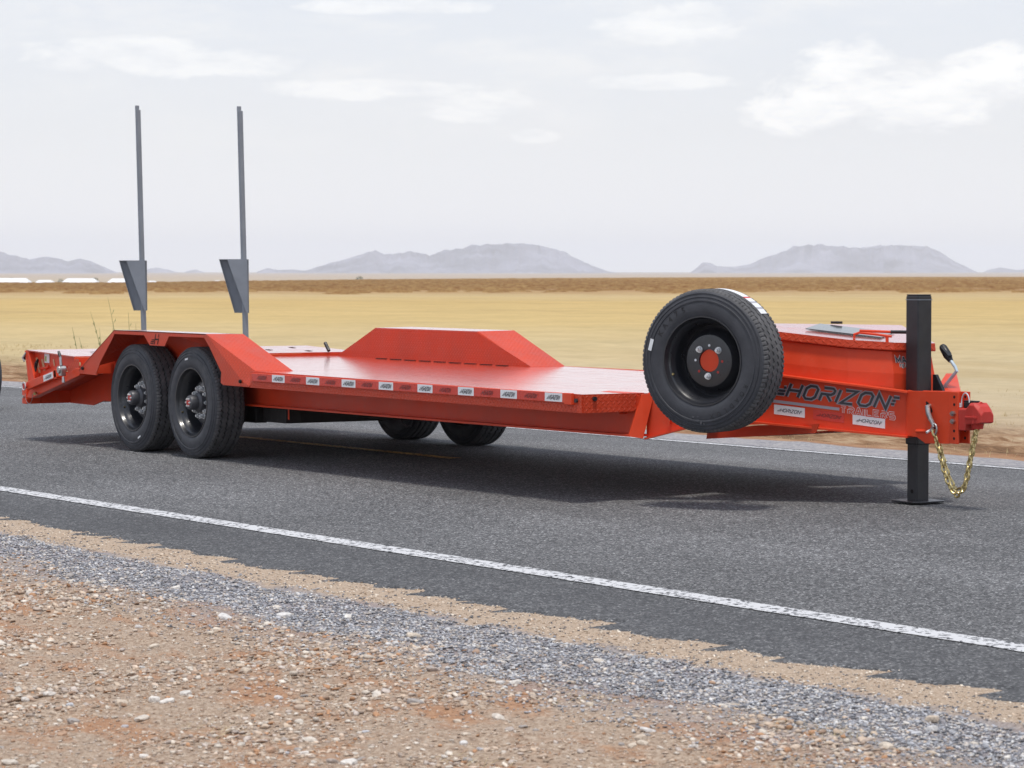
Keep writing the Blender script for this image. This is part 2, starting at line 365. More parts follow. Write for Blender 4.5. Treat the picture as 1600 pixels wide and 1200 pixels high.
# stroke lettering ---------------------------------------------------------
GL = {
 'H': [[(0, 0), (0, 1)], [(1, 0), (1, 1)], [(0, .5), (1, .5)]],
 'O': [[(.25, 0), (.75, 0), (1, .2), (1, .8), (.75, 1), (.25, 1), (0, .8), (0, .2), 'c']],
 'R': [[(0, 0), (0, .52), (.8, .52), (1, .66), (1, .86), (.8, 1), (0, 1)], [(.45, .5), (1, 0)]],
 'I': [[(.0, 0), (.0, 1)]],
 'Z': [[(0, 1), (1, 1), (0, 0), (1, 0)]],
 'N': [[(0, 0), (0, 1), (1, 0), (1, 1)]],
 'T': [[(0, 1), (1, 1)], [(.5, 1), (.5, 0)]],
 'A': [[(0, 0), (.42, 1), (.58, 1), (1, 0)], [(.18, .34), (.82, .34)]],
 'L': [[(0, 1), (0, 0), (1, 0)]],
 'E': [[(1, 1), (0, 1), (0, 0), (1, 0)], [(0, .5), (.85, .5)]],
 'S': [[(1, 1), (.1, 1), (0, .88), (0, .6), (.1, .5), (.9, .5), (1, .4), (1, .12), (.9, 0), (0, 0)]],
 'M': [[(0, 0), (0, 1), (.5, .3), (1, 1), (1, 0)]],
 'X': [[(0, 0), (1, 1)], [(0, 1), (1, 0)]],
}
def stroke(mb, pts, w, place, mi, d):
    closed = pts[-1] == 'c'
    if closed: pts = pts[:-1]
    P = [Vector(q) for q in pts]; n = len(P); Lh = []; Rh = []
    for i in range(n):
        d0 = (P[i]-P[i-1]).normalized() if (i > 0 or closed) else None
        d1 = (P[(i+1) % n]-P[i]).normalized() if (i < n-1 or closed) else None
        if d0 is None: d0 = d1
        if d1 is None: d1 = d0
        n0 = Vector((-d0.y, d0.x)); n1 = Vector((-d1.y, d1.x)); mm = n0+n1
        if mm.length < 1e-3: mm = n0.copy()
        mm.normalize(); k = w/2/max(.38, mm.dot(n0))
        q = P[i].copy()
        if not closed and i == 0: q -= d1*w*.0
        Lh.append(q+mm*k); Rh.append(q-mm*k)
    vs = [place(q.x, q.y, d) for q in Lh+Rh]
    fs = []
    for i in range(n if closed else n-1):
        j = (i+1) % n; fs.append((i, j, n+j, n+i))
    mb.add(vs, fs, mi)
def word(mb, text, place, h, lw, gap, w, mi, d0, slant=.0, x0=0.0, dd=.00012):
    x = x0; d = d0
    for ch in text:
        cw = lw*(1.15 if ch == 'M' else 1.0) if ch != 'I' else 0
        for pl in GL[ch]:
            pts = [(q if q == 'c' else (x+q[0]*cw+q[1]*h*slant, q[1]*h)) for q in pl]
            stroke(mb, pts, w, place, mi, d); d += dd
        x += cw+gap
    return x
def horizon_logo(mb, place, h, W, mi_ink, d0, mi_back=None, sw=.15):
    # total length W, letter height h, speed bars each side
    lw = W*.094; gap = W*.040; sl = .42
    def draw(w, mi, d):
        x = word(mb, 'HORIZON', place, h, lw, gap, w, mi, d, sl, W*.115)
        for k in range(3):
            yb = h*(.12+.26*k); xx = W*.07-W*.035*(2-k)*1.0+yb*sl
            stroke(mb, [(xx-.0, yb), (W*.095+yb*sl*.9, yb)], w, place, mi, d+.002)
            yb = h*(.92-.26*k); xe = W*(1.03-.045*k)
            stroke(mb, [(x+yb*sl-gap*.35, yb), (max(xe-.0, x+yb*sl+gap*.3), yb)], w, place, mi, d+.002)
    if mi_back is not None: draw(h*sw*1.75, mi_back, d0)
    draw(h*sw, mi_ink, d0+.0045 if mi_back is not None else d0)
def placer(o, u, v, nrm):
    o, u, v, nrm = Vector(o), Vector(u).normalized(), Vector(v).normalized(), Vector(nrm).normalized()
    return lambda a, b_, d: o+u*a+v*b_+nrm*d

# ------------------------------------------------------------------ ground, road, land, hills
def crown(y):
    a = abs(y-10.45)/3.33
    return .1*(1-a**1.3) if a < 1 else -.03*(a-1)*3.33
from mathutils import noise as mn
def gridmesh(name, xs, ys, zf, mt, kind='structure', smooth=True, parent=None):
    nx, ny = len(xs), len(ys)
    vs = [(x, y_, zf(x, y_)) for y_ in ys for x in xs]
    me = bpy.data.meshes.new(name)
    fs = [(j*nx+i, j*nx+i+1, (j+1)*nx+i+1, (j+1)*nx+i) for j in range(ny-1) for i in range(nx-1)]
    me.from_pydata(vs, [], fs); me.materials.append(mt)
    me.polygons.foreach_set('use_smooth', [smooth]*len(me.polygons))
    o = bpy.data.objects.new(name, me); link(o)
    if kind: o['kind'] = kind
    return o
# road slab with broken near edge
def nedge(x):
    saw = ((x*1.9+mn.noise(Vector((x*.9, 0, 0)))*1.3+mn.noise(Vector((x*2.7, 4, 0)))*.35) % 1.0)
    amp_ = .6+.8*mn.noise(Vector((x*.35, 9, 0)))
    return 6.26+.33*saw**.85*(.45+1.0*abs(mn.noise(Vector((x*.5, 5, 0)))))+.07*mn.noise(Vector((x*5, 1, 0)))+.035*mn.noise(Vector((x*17, 2, 0)))+.015*mn.noise(Vector((x*45, 2, 0)))
xs = np.concatenate([np.arange(-600, -40, 8), np.arange(-40, -17, .25), np.arange(-17, -3, .015), np.arange(-3, 10, .5), np.arange(10, 80, 8)])
rows = [0, .06, .25, .5, .68] ; ysr = [7.13, 7.6, 8.2, 8.8, 9.4, 9.9, 10.2, 10.45, 10.7, 11.0, 11.5, 12.1, 12.7, 13.3, 13.8, 13.92]
mb = MB(); nx = len(xs); vs = []
for x in xs:
    e = nedge(x)
    colm = [(x, e-.012, -.10), (x, e, crown(e)+.0-.012), (x, e+.05, crown(e+.05))]
    colm += [(x, e+.30, crown(e+.3))] + [(x, yy, crown(yy)) for yy in ysr] + [(x, 13.94, -.10)]
    vs += colm
nc = 3+1+len(ysr)+1
fs = [(i*nc+j, (i+1)*nc+j, (i+1)*nc+j+1, i*nc+j+1) for i in range(nx-1) for j in range(nc-1)]
me = bpy.data.meshes.new('road'); me.from_pydata(vs, [], fs); me.materials.append(M['asphalt']); me.polygons.foreach_set('use_smooth', [True]*len(me.polygons))
me.set_sharp_from_angle(angle=R(40))
road = link(bpy.data.objects.new('road', me)); road['kind'] = 'structure'
def strip(name, y0, wd, x0, x1, mt, step=.12, jit=.006):
    mb = MB(); n = int((x1-x0)/step); vs = []
    for i in range(n+1):
        x = x0+(x1-x0)*i/n
        ja = jit*mn.noise(Vector((x*6, y0, 0))); jb = jit*mn.noise(Vector((x*6, y0+9, 0)))
        vs += [(x, y0-wd/2+ja, crown(y0-wd/2)+.004), (x, y0+wd/2+jb, crown(y0+wd/2)+.004)]
    mb.add(vs, [(2*i, 2*i+2, 2*i+3, 2*i+1) for i in range(n)])
    o = mb.build(name, mt, fixn=False); o['kind'] = 'structure'; return o
strip('white_edge_line', 7.13, .130, -60, 5, M['wline'], .05, .012)
strip('white_edge_line', 13.72, .14, -120, 5, M['wline'], .15, .012)
for xa in (-20.0, -32.2, -44.4, -7.8):
    strip('yellow_centre_line', 10.27, .10, xa, xa+3.72, M['yline'], .06, .012)
# near verge
def verge_z(x, y):
    z = -.035+.018*mn.fractal(Vector((x*1.1, y*1.1, 0)), 1, 2, 4)+.012*mn.noise(Vector((x*6, y*6, 3)))
    z += .006*mn.noise(Vector((x*19, y*19, 5)))
    z -= .10*max(0, (5.3-y))*.35
    if y > 6.02: z = -.028+.006*mn.noise(Vector((x*9, y*9, 2)))
    return z
xs2 = list(np.arange(-40, -17, .3))+list(np.arange(-17, -4.2, .03))+list(np.arange(-4.2, 6, .3)); ys2 = list(np.arange(-30, 1.5, 1.0))+list(np.arange(1.5, 6.9, .03))
gridmesh('gravel_verge', xs2, ys2, verge_z, M['soil'])
# land to the horizon (polar sheet)
def redge(az):   # distance where the field ends, by pixel-like azimuth parameter 0..1
    return 430+1500*max(0, min(1, (az-.1)/.75))**1.5
def azpar(x, y):
    d = Vector((x, y, 0)); a = d.dot(Rv)/max(1e-3, d.dot(Vector((-cc, cs, 0))))
    return (a*fpx+800)/1600
def land_z(x, y):
    r = math.hypot(x, y)
    fwd = x*-cc+y*cs
    if y < 14.6: z = -.32 if y < 14.0 else -.32+.27*(y-14.0)/.6
    else: z = -.05
    if y >= 14.6:
        z += min(.05, (y-14.6)*.03)*mn.noise(Vector((x*.9, y*.9, 0)))+ .03*mn.noise(Vector((x*.2, y*.2, 0)))*min(1, (y-14.6)/5)
    if fwd > 0:
        re = redge(azpar(x, y))
        if r > re:
            k = min(1, (r-re)/400); z -= 6*k*k*(3-2*k)
            if r > 2200: z += (r-2200)/8000*13
    return z
rings = list(np.geomspace(9, 60, 130))+list(np.geomspace(62, 3000, 70))+list(np.geomspace(3200, 18500, 20))
angs = []
a0 = math.atan2(cs, -cc)
fine = np.arange(-.30, .30, .004); coarse_l = np.arange(-math.pi, -.30, .05); coarse_r = np.arange(.30, math.pi, .05)
angs = [a0+a for a in list(coarse_l)+list(fine)+list(coarse_r)]
vs = [(0, 0, -.3)]; 
for r_ in rings:
    for a in angs:
        x, y_ = r_*math.cos(a), r_*math.sin(a); vs.append((x, y_, land_z(x, y_)))
na = len(angs); fs = [(0, 1+i, 1+(i+1) % na) for i in range(na)]
for k in range(len(rings)-1):
    for i in range(na):
        j = (i+1) % na; fs.append((1+k*na+i, 1+(k+1)*na+i, 1+(k+1)*na+j, 1+k*na+j))
me = bpy.data.meshes.new('field'); me.from_pydata(vs, [], fs); me.materials.append(M['field']); me.polygons.foreach_set('use_smooth', [True]*len(me.polygons))
fld = link(bpy.data.objects.new('field', me)); fld['kind'] = 'structure'
# far roadside verge with real relief
gridmesh('far_verge', list(np.arange(-75, -26, .16))+list(np.arange(-26, -10, .06))+list(np.arange(-10, 6, .2)), list(np.arange(13.90, 19.0, .07)),
   lambda x, y: (-.016 if y < 14.6 else -.016-.034*min(1, (y-14.6)/.8))+(.035*mn.fractal(Vector((x*1.6, y*1.6, 7)), 1, 2, 5)+.02*mn.noise(Vector((x*7, y*7, 0))))*min(1, max(0, y-14.3)/1.2)*max(0, min(1, (19-y)/1.5))+.02*min(1, max(0, (y-14.9)))-.06*max(0, (y-17.8)), M['field'])
# hills
def px_dir(px):   # horizontal direction at a picture column
    d = Fv+Rv*((px-800)/fpx); d = Vector((d.x, d.y, 0)); return d/ d.dot(Vector((-cc, cs, 0)))
def hill(prof, D, seed, depth=1500):
    pxs = np.arange(prof[0][0], prof[-1][0]+.1, 2.5); X = [q[0] for q in prof]; Y = [q[1] for q in prof]
    hs = np.interp(pxs, X, Y); nr = 15; vs = []
    for i, px in enumerate(pxs):
        d = px_dir(px)
        for j in range(nr):
            t_ = -1+2*j/(nr-1); dd = D+depth*t_
            k = max(0, 1-abs(t_)**1.3)
            h0 = (430-hs[i])/fpx*D+1.3
            h0 += h0*.05*mn.fractal(Vector((px*.09, seed, 0)), 1, 2, 5)
            e_ = 1+.42*mn.fractal(Vector((px*.07, j*.9, seed)), 1, 2, 5)*(1 if j != nr//2 else 0)*(1-k*.4)
            vs.append((d.x*dd, d.y*dd, -14+(h0+14)*min(k*e_, 1 if j != nr//2 else 1)))
    fs = [(i*nr+j, (i+1)*nr+j, (i+1)*nr+j+1, i*nr+j+1) for i in range(len(pxs)-1) for j in range(nr-1)]
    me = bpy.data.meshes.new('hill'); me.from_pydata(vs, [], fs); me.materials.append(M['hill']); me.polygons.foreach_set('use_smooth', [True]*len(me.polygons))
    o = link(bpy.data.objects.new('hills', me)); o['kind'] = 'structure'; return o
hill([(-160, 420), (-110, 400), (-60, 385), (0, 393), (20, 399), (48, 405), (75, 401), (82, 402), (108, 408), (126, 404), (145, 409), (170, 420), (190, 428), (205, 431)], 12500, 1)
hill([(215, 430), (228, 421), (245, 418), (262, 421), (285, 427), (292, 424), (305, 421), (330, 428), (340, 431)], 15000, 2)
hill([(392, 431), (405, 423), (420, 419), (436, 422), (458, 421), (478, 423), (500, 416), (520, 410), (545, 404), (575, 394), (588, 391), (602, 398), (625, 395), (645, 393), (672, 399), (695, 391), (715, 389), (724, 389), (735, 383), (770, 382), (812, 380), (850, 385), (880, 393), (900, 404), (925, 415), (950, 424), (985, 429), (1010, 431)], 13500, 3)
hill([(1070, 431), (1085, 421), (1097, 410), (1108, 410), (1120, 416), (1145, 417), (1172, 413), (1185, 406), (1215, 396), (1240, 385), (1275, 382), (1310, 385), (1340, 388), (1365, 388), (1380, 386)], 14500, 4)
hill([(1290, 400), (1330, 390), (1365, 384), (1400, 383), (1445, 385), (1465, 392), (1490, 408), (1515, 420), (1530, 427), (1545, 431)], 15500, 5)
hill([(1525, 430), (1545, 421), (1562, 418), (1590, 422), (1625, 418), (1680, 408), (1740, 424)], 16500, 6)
# tall dry grass band at the field's far side
rng = np.random.RandomState(3)
mb = MB(); vs = []; fs = []
for i in range(25000):
    px = rng.uniform(-500, 2200); az = px/1600; re = redge(az); lo = 210; r_ = 130+(re*1.02-130)*rng.rand()**1.25
    if r_ < 225+45*mn.noise(Vector((px*.01, 3, 0)))+rng.rand()**2*190: continue
    if rng.rand() < .22: r_ = re*rng.uniform(.93, 1.0)
    d = px_dir(px); x, y_ = d.x*r_, d.y*r_; z = land_z(x, y_)-.05; wd = rng.uniform(.5, 1.8)*(.6+r_/600); h = rng.uniform(.15, .42)*(.4+.6*min(1, r_/420))
    t_ = Vector((Rv.x, Rv.y, 0)).lerp(Vector((rng.uniform(-1, 1), rng.uniform(-1, 1), 0)), .3).normalized()
    k = len(vs); a = Vector((x, y_, z))
    vs += [a-t_*wd, a+t_*wd, a+t_*wd*rng.uniform(.3, 1)+Vector((0, 0, h*rng.uniform(.6, 1))), a+Vector((0, 0, h)), a-t_*wd*rng.uniform(.3, 1)+Vector((0, 0, h*rng.uniform(.5, 1)))]
    fs.append((k, k+1, k+2, k+3, k+4))
mb.add(vs, fs); g = mb.build('tall_dry_grass', M['tallgrass'], fixn=False)
tag(g, 'band of tall brown dry grass along the far side of the field', 'grass', kind='stuff')
# straw stubble on the far roadside
vs = []; fs = []
for i in range(6000):
    y_ = 14.75+rng.rand()**1.4*9; x = rng.uniform(-70, -11)
    if mn.noise(Vector((x*.5, y_*.5, 11))) < -.05 and y_ < 18: continue
    for q in range(3):
        a = rng.rand()*6.28; h = rng.uniform(.005, .04); bx, by = x+rng.uniform(-.05, .05), y_+rng.uniform(-.05, .05); k = len(vs)
        ln = rng.uniform(-.04, .04); vs += [(bx-.004*math.cos(a), by-.006*math.sin(a), -.07), (bx+.004*math.cos(a), by+.006*math.sin(a), -.07), (bx+ln, by+rng.uniform(-.04, .04), -.03+h)]
        fs.append((k, k+1, k+2))
mb = MB(); mb.add(vs, fs); g = mb.build('straw_stubble', M['straw'], fixn=False)
tag(g, 'sparse straw stubble on the far roadside', 'grass', kind='stuff')
# dry tufts on the near verge
# weeds behind the trailer
def weed(px, r_, hs, label):
    d = px_dir(px); x, y_ = d.x*r_, d.y*r_
    root = link(bpy.data.objects.new('weed', None), None, (x, y_, -.04))
    tag(root, label, 'weed', 'green weeds on the far roadside')
    for k, (dx, h, lean) in enumerate(hs):
        mb = MB(); b0 = Vector((x, y_, -.04))+Rv*dx
        pts = [b0+Rv*lean*(s_**1.5)+Vector((0, 0, h*s_)) for s_ in (0, .3, .6, .85, 1)]
        mb.tube(pts, [.0055, .005, .004, .003, .0015], 5)
        for s_ in (.25, .4, .55, .7, .8):
            a = b0+Rv*lean*(s_**1.5)+Vector((0, 0, h*s_)); sg = random.choice((-1, 1)); ln = h*.055
            mb.add([a, a+Rv*sg*ln*.5+Vector((0, 0, ln*.8)), a+Rv*sg*ln*.35+Vector((0, .01, ln*1.3))], [(0, 1, 2)])
        mb.build('stem', M['weed'], root, fixn=False)
weed(136, 33.0, [(-.05, .78, -.12), (.03, .66, -.12), (.10, .50, -.04)], 'clump of three thin green weed stems left of the sloping fender')
weed(160, 34.0, [(.0, .75, -.03), (.06, .95, -.2), (-.05, .5, -.02), (.13, .8, .0)], 'clump of thin green weed stems just above the sloping fender edge')
weed(205, 34.5, [(.0, .93, -.03), (-.12, 1.12, -.16), (.06, .8, .0)], 'tall thin weed stems showing above the flat fender top beside the left grey post')
# sheds
def shed(px0, px1, D, wall, roof, label):
    a = px_dir(px0)*D; b_ = px_dir(px1)*D; z = land_z(a.x, a.y)-.2; dep = Vector((-cc, cs, 0))*18
    root = link(bpy.data.objects.new('farm_shed', None), None, (a.x, a.y, z)); tag(root, label, 'shed', 'white roofed sheds beyond the field')
    mb = MB(); mb.hexa([(p_.x, p_.y, z) for p_ in (a, b_, b_+dep, a+dep)], [(p_.x, p_.y, z+wall) for p_ in (a, b_, b_+dep, a+dep)]); mb.build('wall', M['shedwall'], root)
    mb = MB(); u = (b_-a).normalized(); aa, bb = a-u*.8-dep*.03, b_+u*.8-dep*.03; m1, m2 = aa+dep*.5+u*3, bb+dep*.5-u*3; e1, e2 = aa+dep*1.06, bb+dep*1.06
    V = lambda p_, h: (p_.x, p_.y, z+h)
    mb.add([V(aa, wall), V(bb, wall), V(m2, roof), V(m1, roof), V(e1, wall), V(e2, wall), V(aa, wall-.3), V(bb, wall-.3), V(e1, wall-.3), V(e2, wall-.3)], [(0, 1, 2, 3), (3, 2, 5, 4), (0, 3, 4), (1, 5, 2), (6, 7, 1, 0), (8, 4, 5, 9), (6, 0, 4, 8), (7, 9, 5, 1), (6, 8, 9, 7)])
    mb.build('roof', M['shed'], root)
shed(-60, 44, 1900, 2.4, 5.6, 'long white roofed farm shed at the far left edge beyond the field')
shed(54, 82, 2000, 2.0, 4.2, 'smallest white roofed shed, next right of the one cut by the left edge')
shed(98, 150, 1950, 2.4, 5.4, 'white roofed shed midway between the left edge and the left grey post')
shed(168, 226, 1850, 2.4, 5.4, 'white roofed shed partly hidden behind the left grey post')
shed(228, 244, 2100, 1.8, 3.4, 'low white roofed shed just right of the left grey post')
shed(331, 346, 2100, 2.0, 3.8, 'small pale shed just left of the right grey post')
shed(390, 408, 2150, 1.8, 3.6, 'small pale shed just right of the right grey post')
def far_tree(px, D, w_, h, label):
    d = px_dir(px)*D; z = land_z(d.x, d.y)
    root = link(bpy.data.objects.new('far_tree', None), None, (d.x, d.y, z)); tag(root, label, 'tree', 'small far trees on the horizon')
    MB().tube([(d.x, d.y, z-.3), (d.x, d.y, z+h*.6)], [.25, .12], 6).build('trunk', M['bush'], root)
    mb = MB()
    for k in range(160):
        a, rr_, hh_ = random.random()*6.28, random.random()**.5, random.random(); q = Vector((d.x+math.cos(a)*rr_*w_*(1-.5*hh_), d.y+math.sin(a)*rr_*w_*(1-.5*hh_), z+h*(.25+.75*hh_)))
        e_ = [Vector((random.uniform(-1, 1), random.uniform(-1, 1), random.uniform(-1, 1)))*h*.12 for _ in range(3)]
        mb.add([q+e_[0], q+e_[1], q+e_[2]], [(0, 1, 2)])
    mb.build('crown', M['bush'], root, fixn=False)
far_tree(18, 2300, 4, 5, 'small dark tree behind the long shed at the left edge')
far_tree(96, 2400, 3.5, 4, 'small dark tree left of the middle white shed on the plain')
far_tree(150, 2500, 4, 4.5, 'small dark tree between the middle shed and the left grey post')
far_tree(562, 2500, 5, 5.5, 'lone small tree on the horizon below the middle hill range')
far_tree(1067, 2300, 5, 5.0, 'small round tree on the horizon just left of the right hill')
far_tree(1055, 2350, 3, 3.5, 'smaller tree beside the round tree left of the right hill')

# gravel: thousands of small stones as one piece, the largest as single stones
phi = (1+5**.5)/2
ICO = np.array([(-1, phi, 0), (1, phi, 0), (-1, -phi, 0), (1, -phi, 0), (0, -1, phi), (0, 1, phi), (0, -1, -phi), (0, 1, -phi), (phi, 0, -1), (phi, 0, 1), (-phi, 0, -1), (-phi, 0, 1)])/1.902
ICF = np.array([(0, 11, 5), (0, 5, 1), (0, 1, 7), (0, 7, 10), (0, 10, 11), (1, 5, 9), (5, 11, 4), (11, 10, 2), (10, 7, 6), (7, 1, 8), (3, 9, 4), (3, 4, 2), (3, 2, 6), (3, 6, 8), (3, 8, 9), (4, 9, 5), (2, 4, 11), (6, 2, 10), (8, 6, 7), (9, 8, 1)])
def stones(name, pos, size, cols, label):
    n = len(pos); sc = size[:, None, None]*(1+.45*rng.uniform(-1, 1, (n, 1, 3)))*np.array([1.1, .95, .48]); V = ICO[None]*(1+.38*rng.uniform(-1, 1, (n, 12, 1)))*sc
    a = rng.rand(n)*6.283; ca, sa = np.cos(a)[:, None], np.sin(a)[:, None]
    X = V[..., 0]*ca-V[..., 1]*sa; Y = V[..., 0]*sa+V[..., 1]*ca
    tl = rng.uniform(-.5, .5, (n, 1)); Z = V[..., 2]+X*tl
    V = np.stack([X, Y, Z], -1)+pos[:, None, :]
    me = bpy.data.meshes.new(name); me.vertices.add(n*12); me.vertices.foreach_set('co', V.reshape(-1).astype(np.float32))
    F = (ICF[None]+12*np.arange(n)[:, None, None]).reshape(-1)
    me.loops.add(len(F)); me.loops.foreach_set('vertex_index', F.astype(np.int32)); me.polygons.add(n*20)
    me.polygons.foreach_set('loop_start', np.arange(0, n*60, 3, dtype=np.int32)); me.update(calc_edges=True)
    ca_ = me.color_attributes.new('Col', 'FLOAT_COLOR', 'POINT')
    C = np.ones((n, 12, 4), np.float32); C[:, :, :3] = cols[:, None, :]; ca_.data.foreach_set('color', C.reshape(-1))
    me.materials.append(M['stone']); o = link(bpy.data.objects.new(name, me)); tag(o, label, 'gravel', kind='stuff'); return o
def visible(x, y, mg=.5):
    f_ = x*-cc+y*cs; r_ = x*cs+y*cc
    return f_ > 6.9 and abs(r_) < f_*.18+mg
def scatter(n, y0, y1, x0=-17.5, x1=-4.6, mg=.55):
    out = []
    while len(out) < n:
        x, y_ = rng.uniform(x0, x1, 4096), rng.uniform(y0, y1, 4096)
        f_ = x*-cc+y_*cs; r_ = x*cs+y_*cc; ok = (f_ > 6.9) & (np.abs(r_) < f_*.18+mg)
        dens = np.minimum(1, (9.5/f_)**1.2)
        ok &= rng.rand(4096) < dens
        out += list(zip(x[ok], y_[ok]))
    return out[:n]
PB = np.array([(.48, .38, .29), (.42, .31, .23), (.58, .51, .43), (.32, .22, .16), (.52, .41, .32), (.56, .50, .43), (.40, .22, .12), (.48, .41, .36), (.36, .29, .24), (.46, .35, .26), (.50, .40, .31)])
PG = np.array([(.19, .193, .212), (.26, .265, .290), (.35, .355, .38), (.13, .131, .142), (.44, .44, .46), (.29, .293, .318), (.56, .55, .54), (.44, .39, .35), (.50, .45, .40)])
PT = np.array([(.52, .41, .31), (.60, .50, .40), (.42, .31, .22), (.66, .58, .48), (.12, .12, .13)])
def colr(P_, n): return P_[rng.randint(0, len(P_), n)]*rng.uniform(.9, 1.28, (n, 1))
pts = scatter(62000, 2.2, 5.75); pts = [q for q in pts if rng.rand() < .35+1.3*max(0, .5+mn.noise(Vector((q[0]*1.8, q[1]*3, 4)))) and q[1] < 5.45+.35*mn.noise(Vector((q[0]*.9, q[1]*1.5, 0))) or rng.rand() < .15]
pos = np.array([(x, y_, verge_z(x, y_)) for x, y_ in pts]); sz = .0028+.0085*rng.rand(len(pts))**5.0
sz *= np.array([.6+.9*max(0, min(1, .5+1.2*mn.noise(Vector((x*1.3, y_*1.3, 8))))) for x, y_ in pts]); pos[:, 2] += sz*.25
stones('brown_gravel', pos, sz, colr(PB, len(pts)), 'loose beige and brown gravel covering the near roadside')
pts = scatter(60000, 5.0, 6.15); pts = [q for q in pts if 5.42+.30*mn.noise(Vector((q[0]*.9, q[1]*1.5, 0))) < q[1] < 6.02+.07*mn.noise(Vector((q[0]*2, 3, 0)))-.02 or (rng.rand() < .12 and q[1] < 6.1)]
pos = np.array([(x, y_, verge_z(x, y_)) for x, y_ in pts]); sz = .0036+.0040*rng.rand(len(pts))**1.5; pos[:, 2] += sz*.5
stones('grey_gravel', pos, sz, colr(PG, len(pts)), 'band of blue grey crushed gravel beside the broken asphalt edge')
pts = scatter(11000, 5.95, 6.5); pos = np.array([(x, y_, verge_z(x, y_)) for x, y_ in pts]); sz = .0025+.004*rng.rand(len(pts))**2.5; pos[:, 2] += sz*.3
stones('tan_gravel', pos, sz, colr(PT, len(pts)), 'narrow strip of fine tan grit along the asphalt edge')
# single stones
smesh = []
for k in range(9):
    bm = bmesh.new(); bmesh.ops.create_icosphere(bm, subdivisions=2, radius=1)
    for v in bm.verts:
        f_ = 1+.28*mn.noise(v.co*1.1+Vector((k*7, 0, 0)))+.12*mn.noise(v.co*3+Vector((0, k*5, 0))); v.co *= f_; v.co.z *= .5+.06*(k % 3); v.co.y *= .75
        for ax in range(3):
            lim = (.86, .62, .40)[ax]; v.co[ax] = max(-lim, min(lim, v.co[ax]))
    me = bpy.data.meshes.new('stone'); bm.to_mesh(me); bm.free()
    c_ = me.color_attributes.new('Col', 'FLOAT_COLOR', 'POINT'); base_ = [(.60, .54, .47), (.52, .43, .34), (.66, .62, .57), (.40, .34, .30), (.48, .48, .50), (.42, .27, .18), (.57, .49, .40), (.33, .30, .28), (.62, .60, .58)][k]
    for e_ in c_.data: e_.color = (*base_, 1)
    me.materials.append(M['stone']); smesh.append(me)
vg = bpy.data.objects['gravel_verge']; ORG[vg] = Vector((0, 0, 0))
cnt = 0
for x, y_ in scatter(1400, 2.6, 5.9, mg=.1):
    if cnt >= 290: break
    f_ = x*-cc+y_*cs
    if rng.rand() > (8.2/f_)**2*1.0: continue
    s_ = (.011+.016*rng.rand()**2.2)*(.85+.02*f_)
    if cnt < 12: s_ *= 1.5
    o = bpy.data.objects.new('stone', smesh[rng.randint(9)]); COL.objects.link(o); o.parent = vg; o.location = (x, y_, verge_z(x, y_)+s_*.22)
    o.scale = (s_*rng.uniform(.8, 1.4), s_*rng.uniform(.8, 1.2), s_*rng.uniform(.7, 1.1)); o.rotation_euler = (rng.uniform(-.25, .25), rng.uniform(-.25, .25), rng.rand()*6.28); cnt += 1
# dry grass wisps in the near verge
vs = []; fs = []
for cx_, cy_, n_t, sp_ in ((-7.35, 3.55, 80, .09), (-7.6, 5.27, 60, .10), (-6.6, 5.45, 90, .12), (-7.9, 4.1, 50, .08), (-11.4, 5.2, 50, .12), (-9.0, 4.9, 40, .1), (-6.9, 4.4, 40, .07)):
    for k in range(n_t):
        x, y_ = cx_+rng.normal(0, sp_), cy_+rng.normal(0, sp_*.6); z = verge_z(x, y_); a = rng.rand()*6.28; h = rng.uniform(.008, .03); l_ = rng.uniform(.02, .06); q = len(vs)
        vs += [(x-.001, y_, z), (x+.0015, y_, z), (x+l_*math.cos(a), y_+l_*math.sin(a), z+h)]; fs.append((q, q+1, q+2))
mb = MB(); mb.add(vs, fs); g = mb.build('dry_grass_wisps', M['straw'], fixn=False); tag(g, 'wisps of flattened pale dry grass among the roadside gravel', 'grass', kind='stuff')

# haze: even air over the whole place
mh = bpy.data.materials.new('haze'); mh.use_nodes = True; th = mh.node_tree; th.nodes.clear()
pv = th.nodes.new('ShaderNodeVolumePrincipled'); pv.inputs['Color'].default_value = (.88, .92, 1.0, 1); pv.inputs['Density'].default_value = 7e-5; pv.inputs['Anisotropy'].default_value = 0.0
om = th.nodes.new('ShaderNodeOutputMaterial'); th.links.new(pv.outputs[0], om.inputs['Volume'])
mb = MB().box(-19000, 19000, -19000, 19000, -16, 240); hz = mb.build('haze', mh); hz['kind'] = 'stuff'; hz['label'] = 'pale blue haze over the plain and hills'; hz['category'] = 'haze'
# ================================================================== the trailer
YN, YF = 8.98, 11.5
TO = (-18.2, 10.24, .075)
tr = empty('equipment_trailer', TO)
tag(tr, 'long red orange lowboy equipment trailer with twin axles and spare wheel parked on the road', 'trailer')
def DZ(x, y=YN):   # deck level: slight nose-down, slight fall to the far side
    return .700+(-.0052)*(x+16.8)-.010*(y-YN)/2.52
D_, B_, Rr = M['dia'], M['black'], M['red']
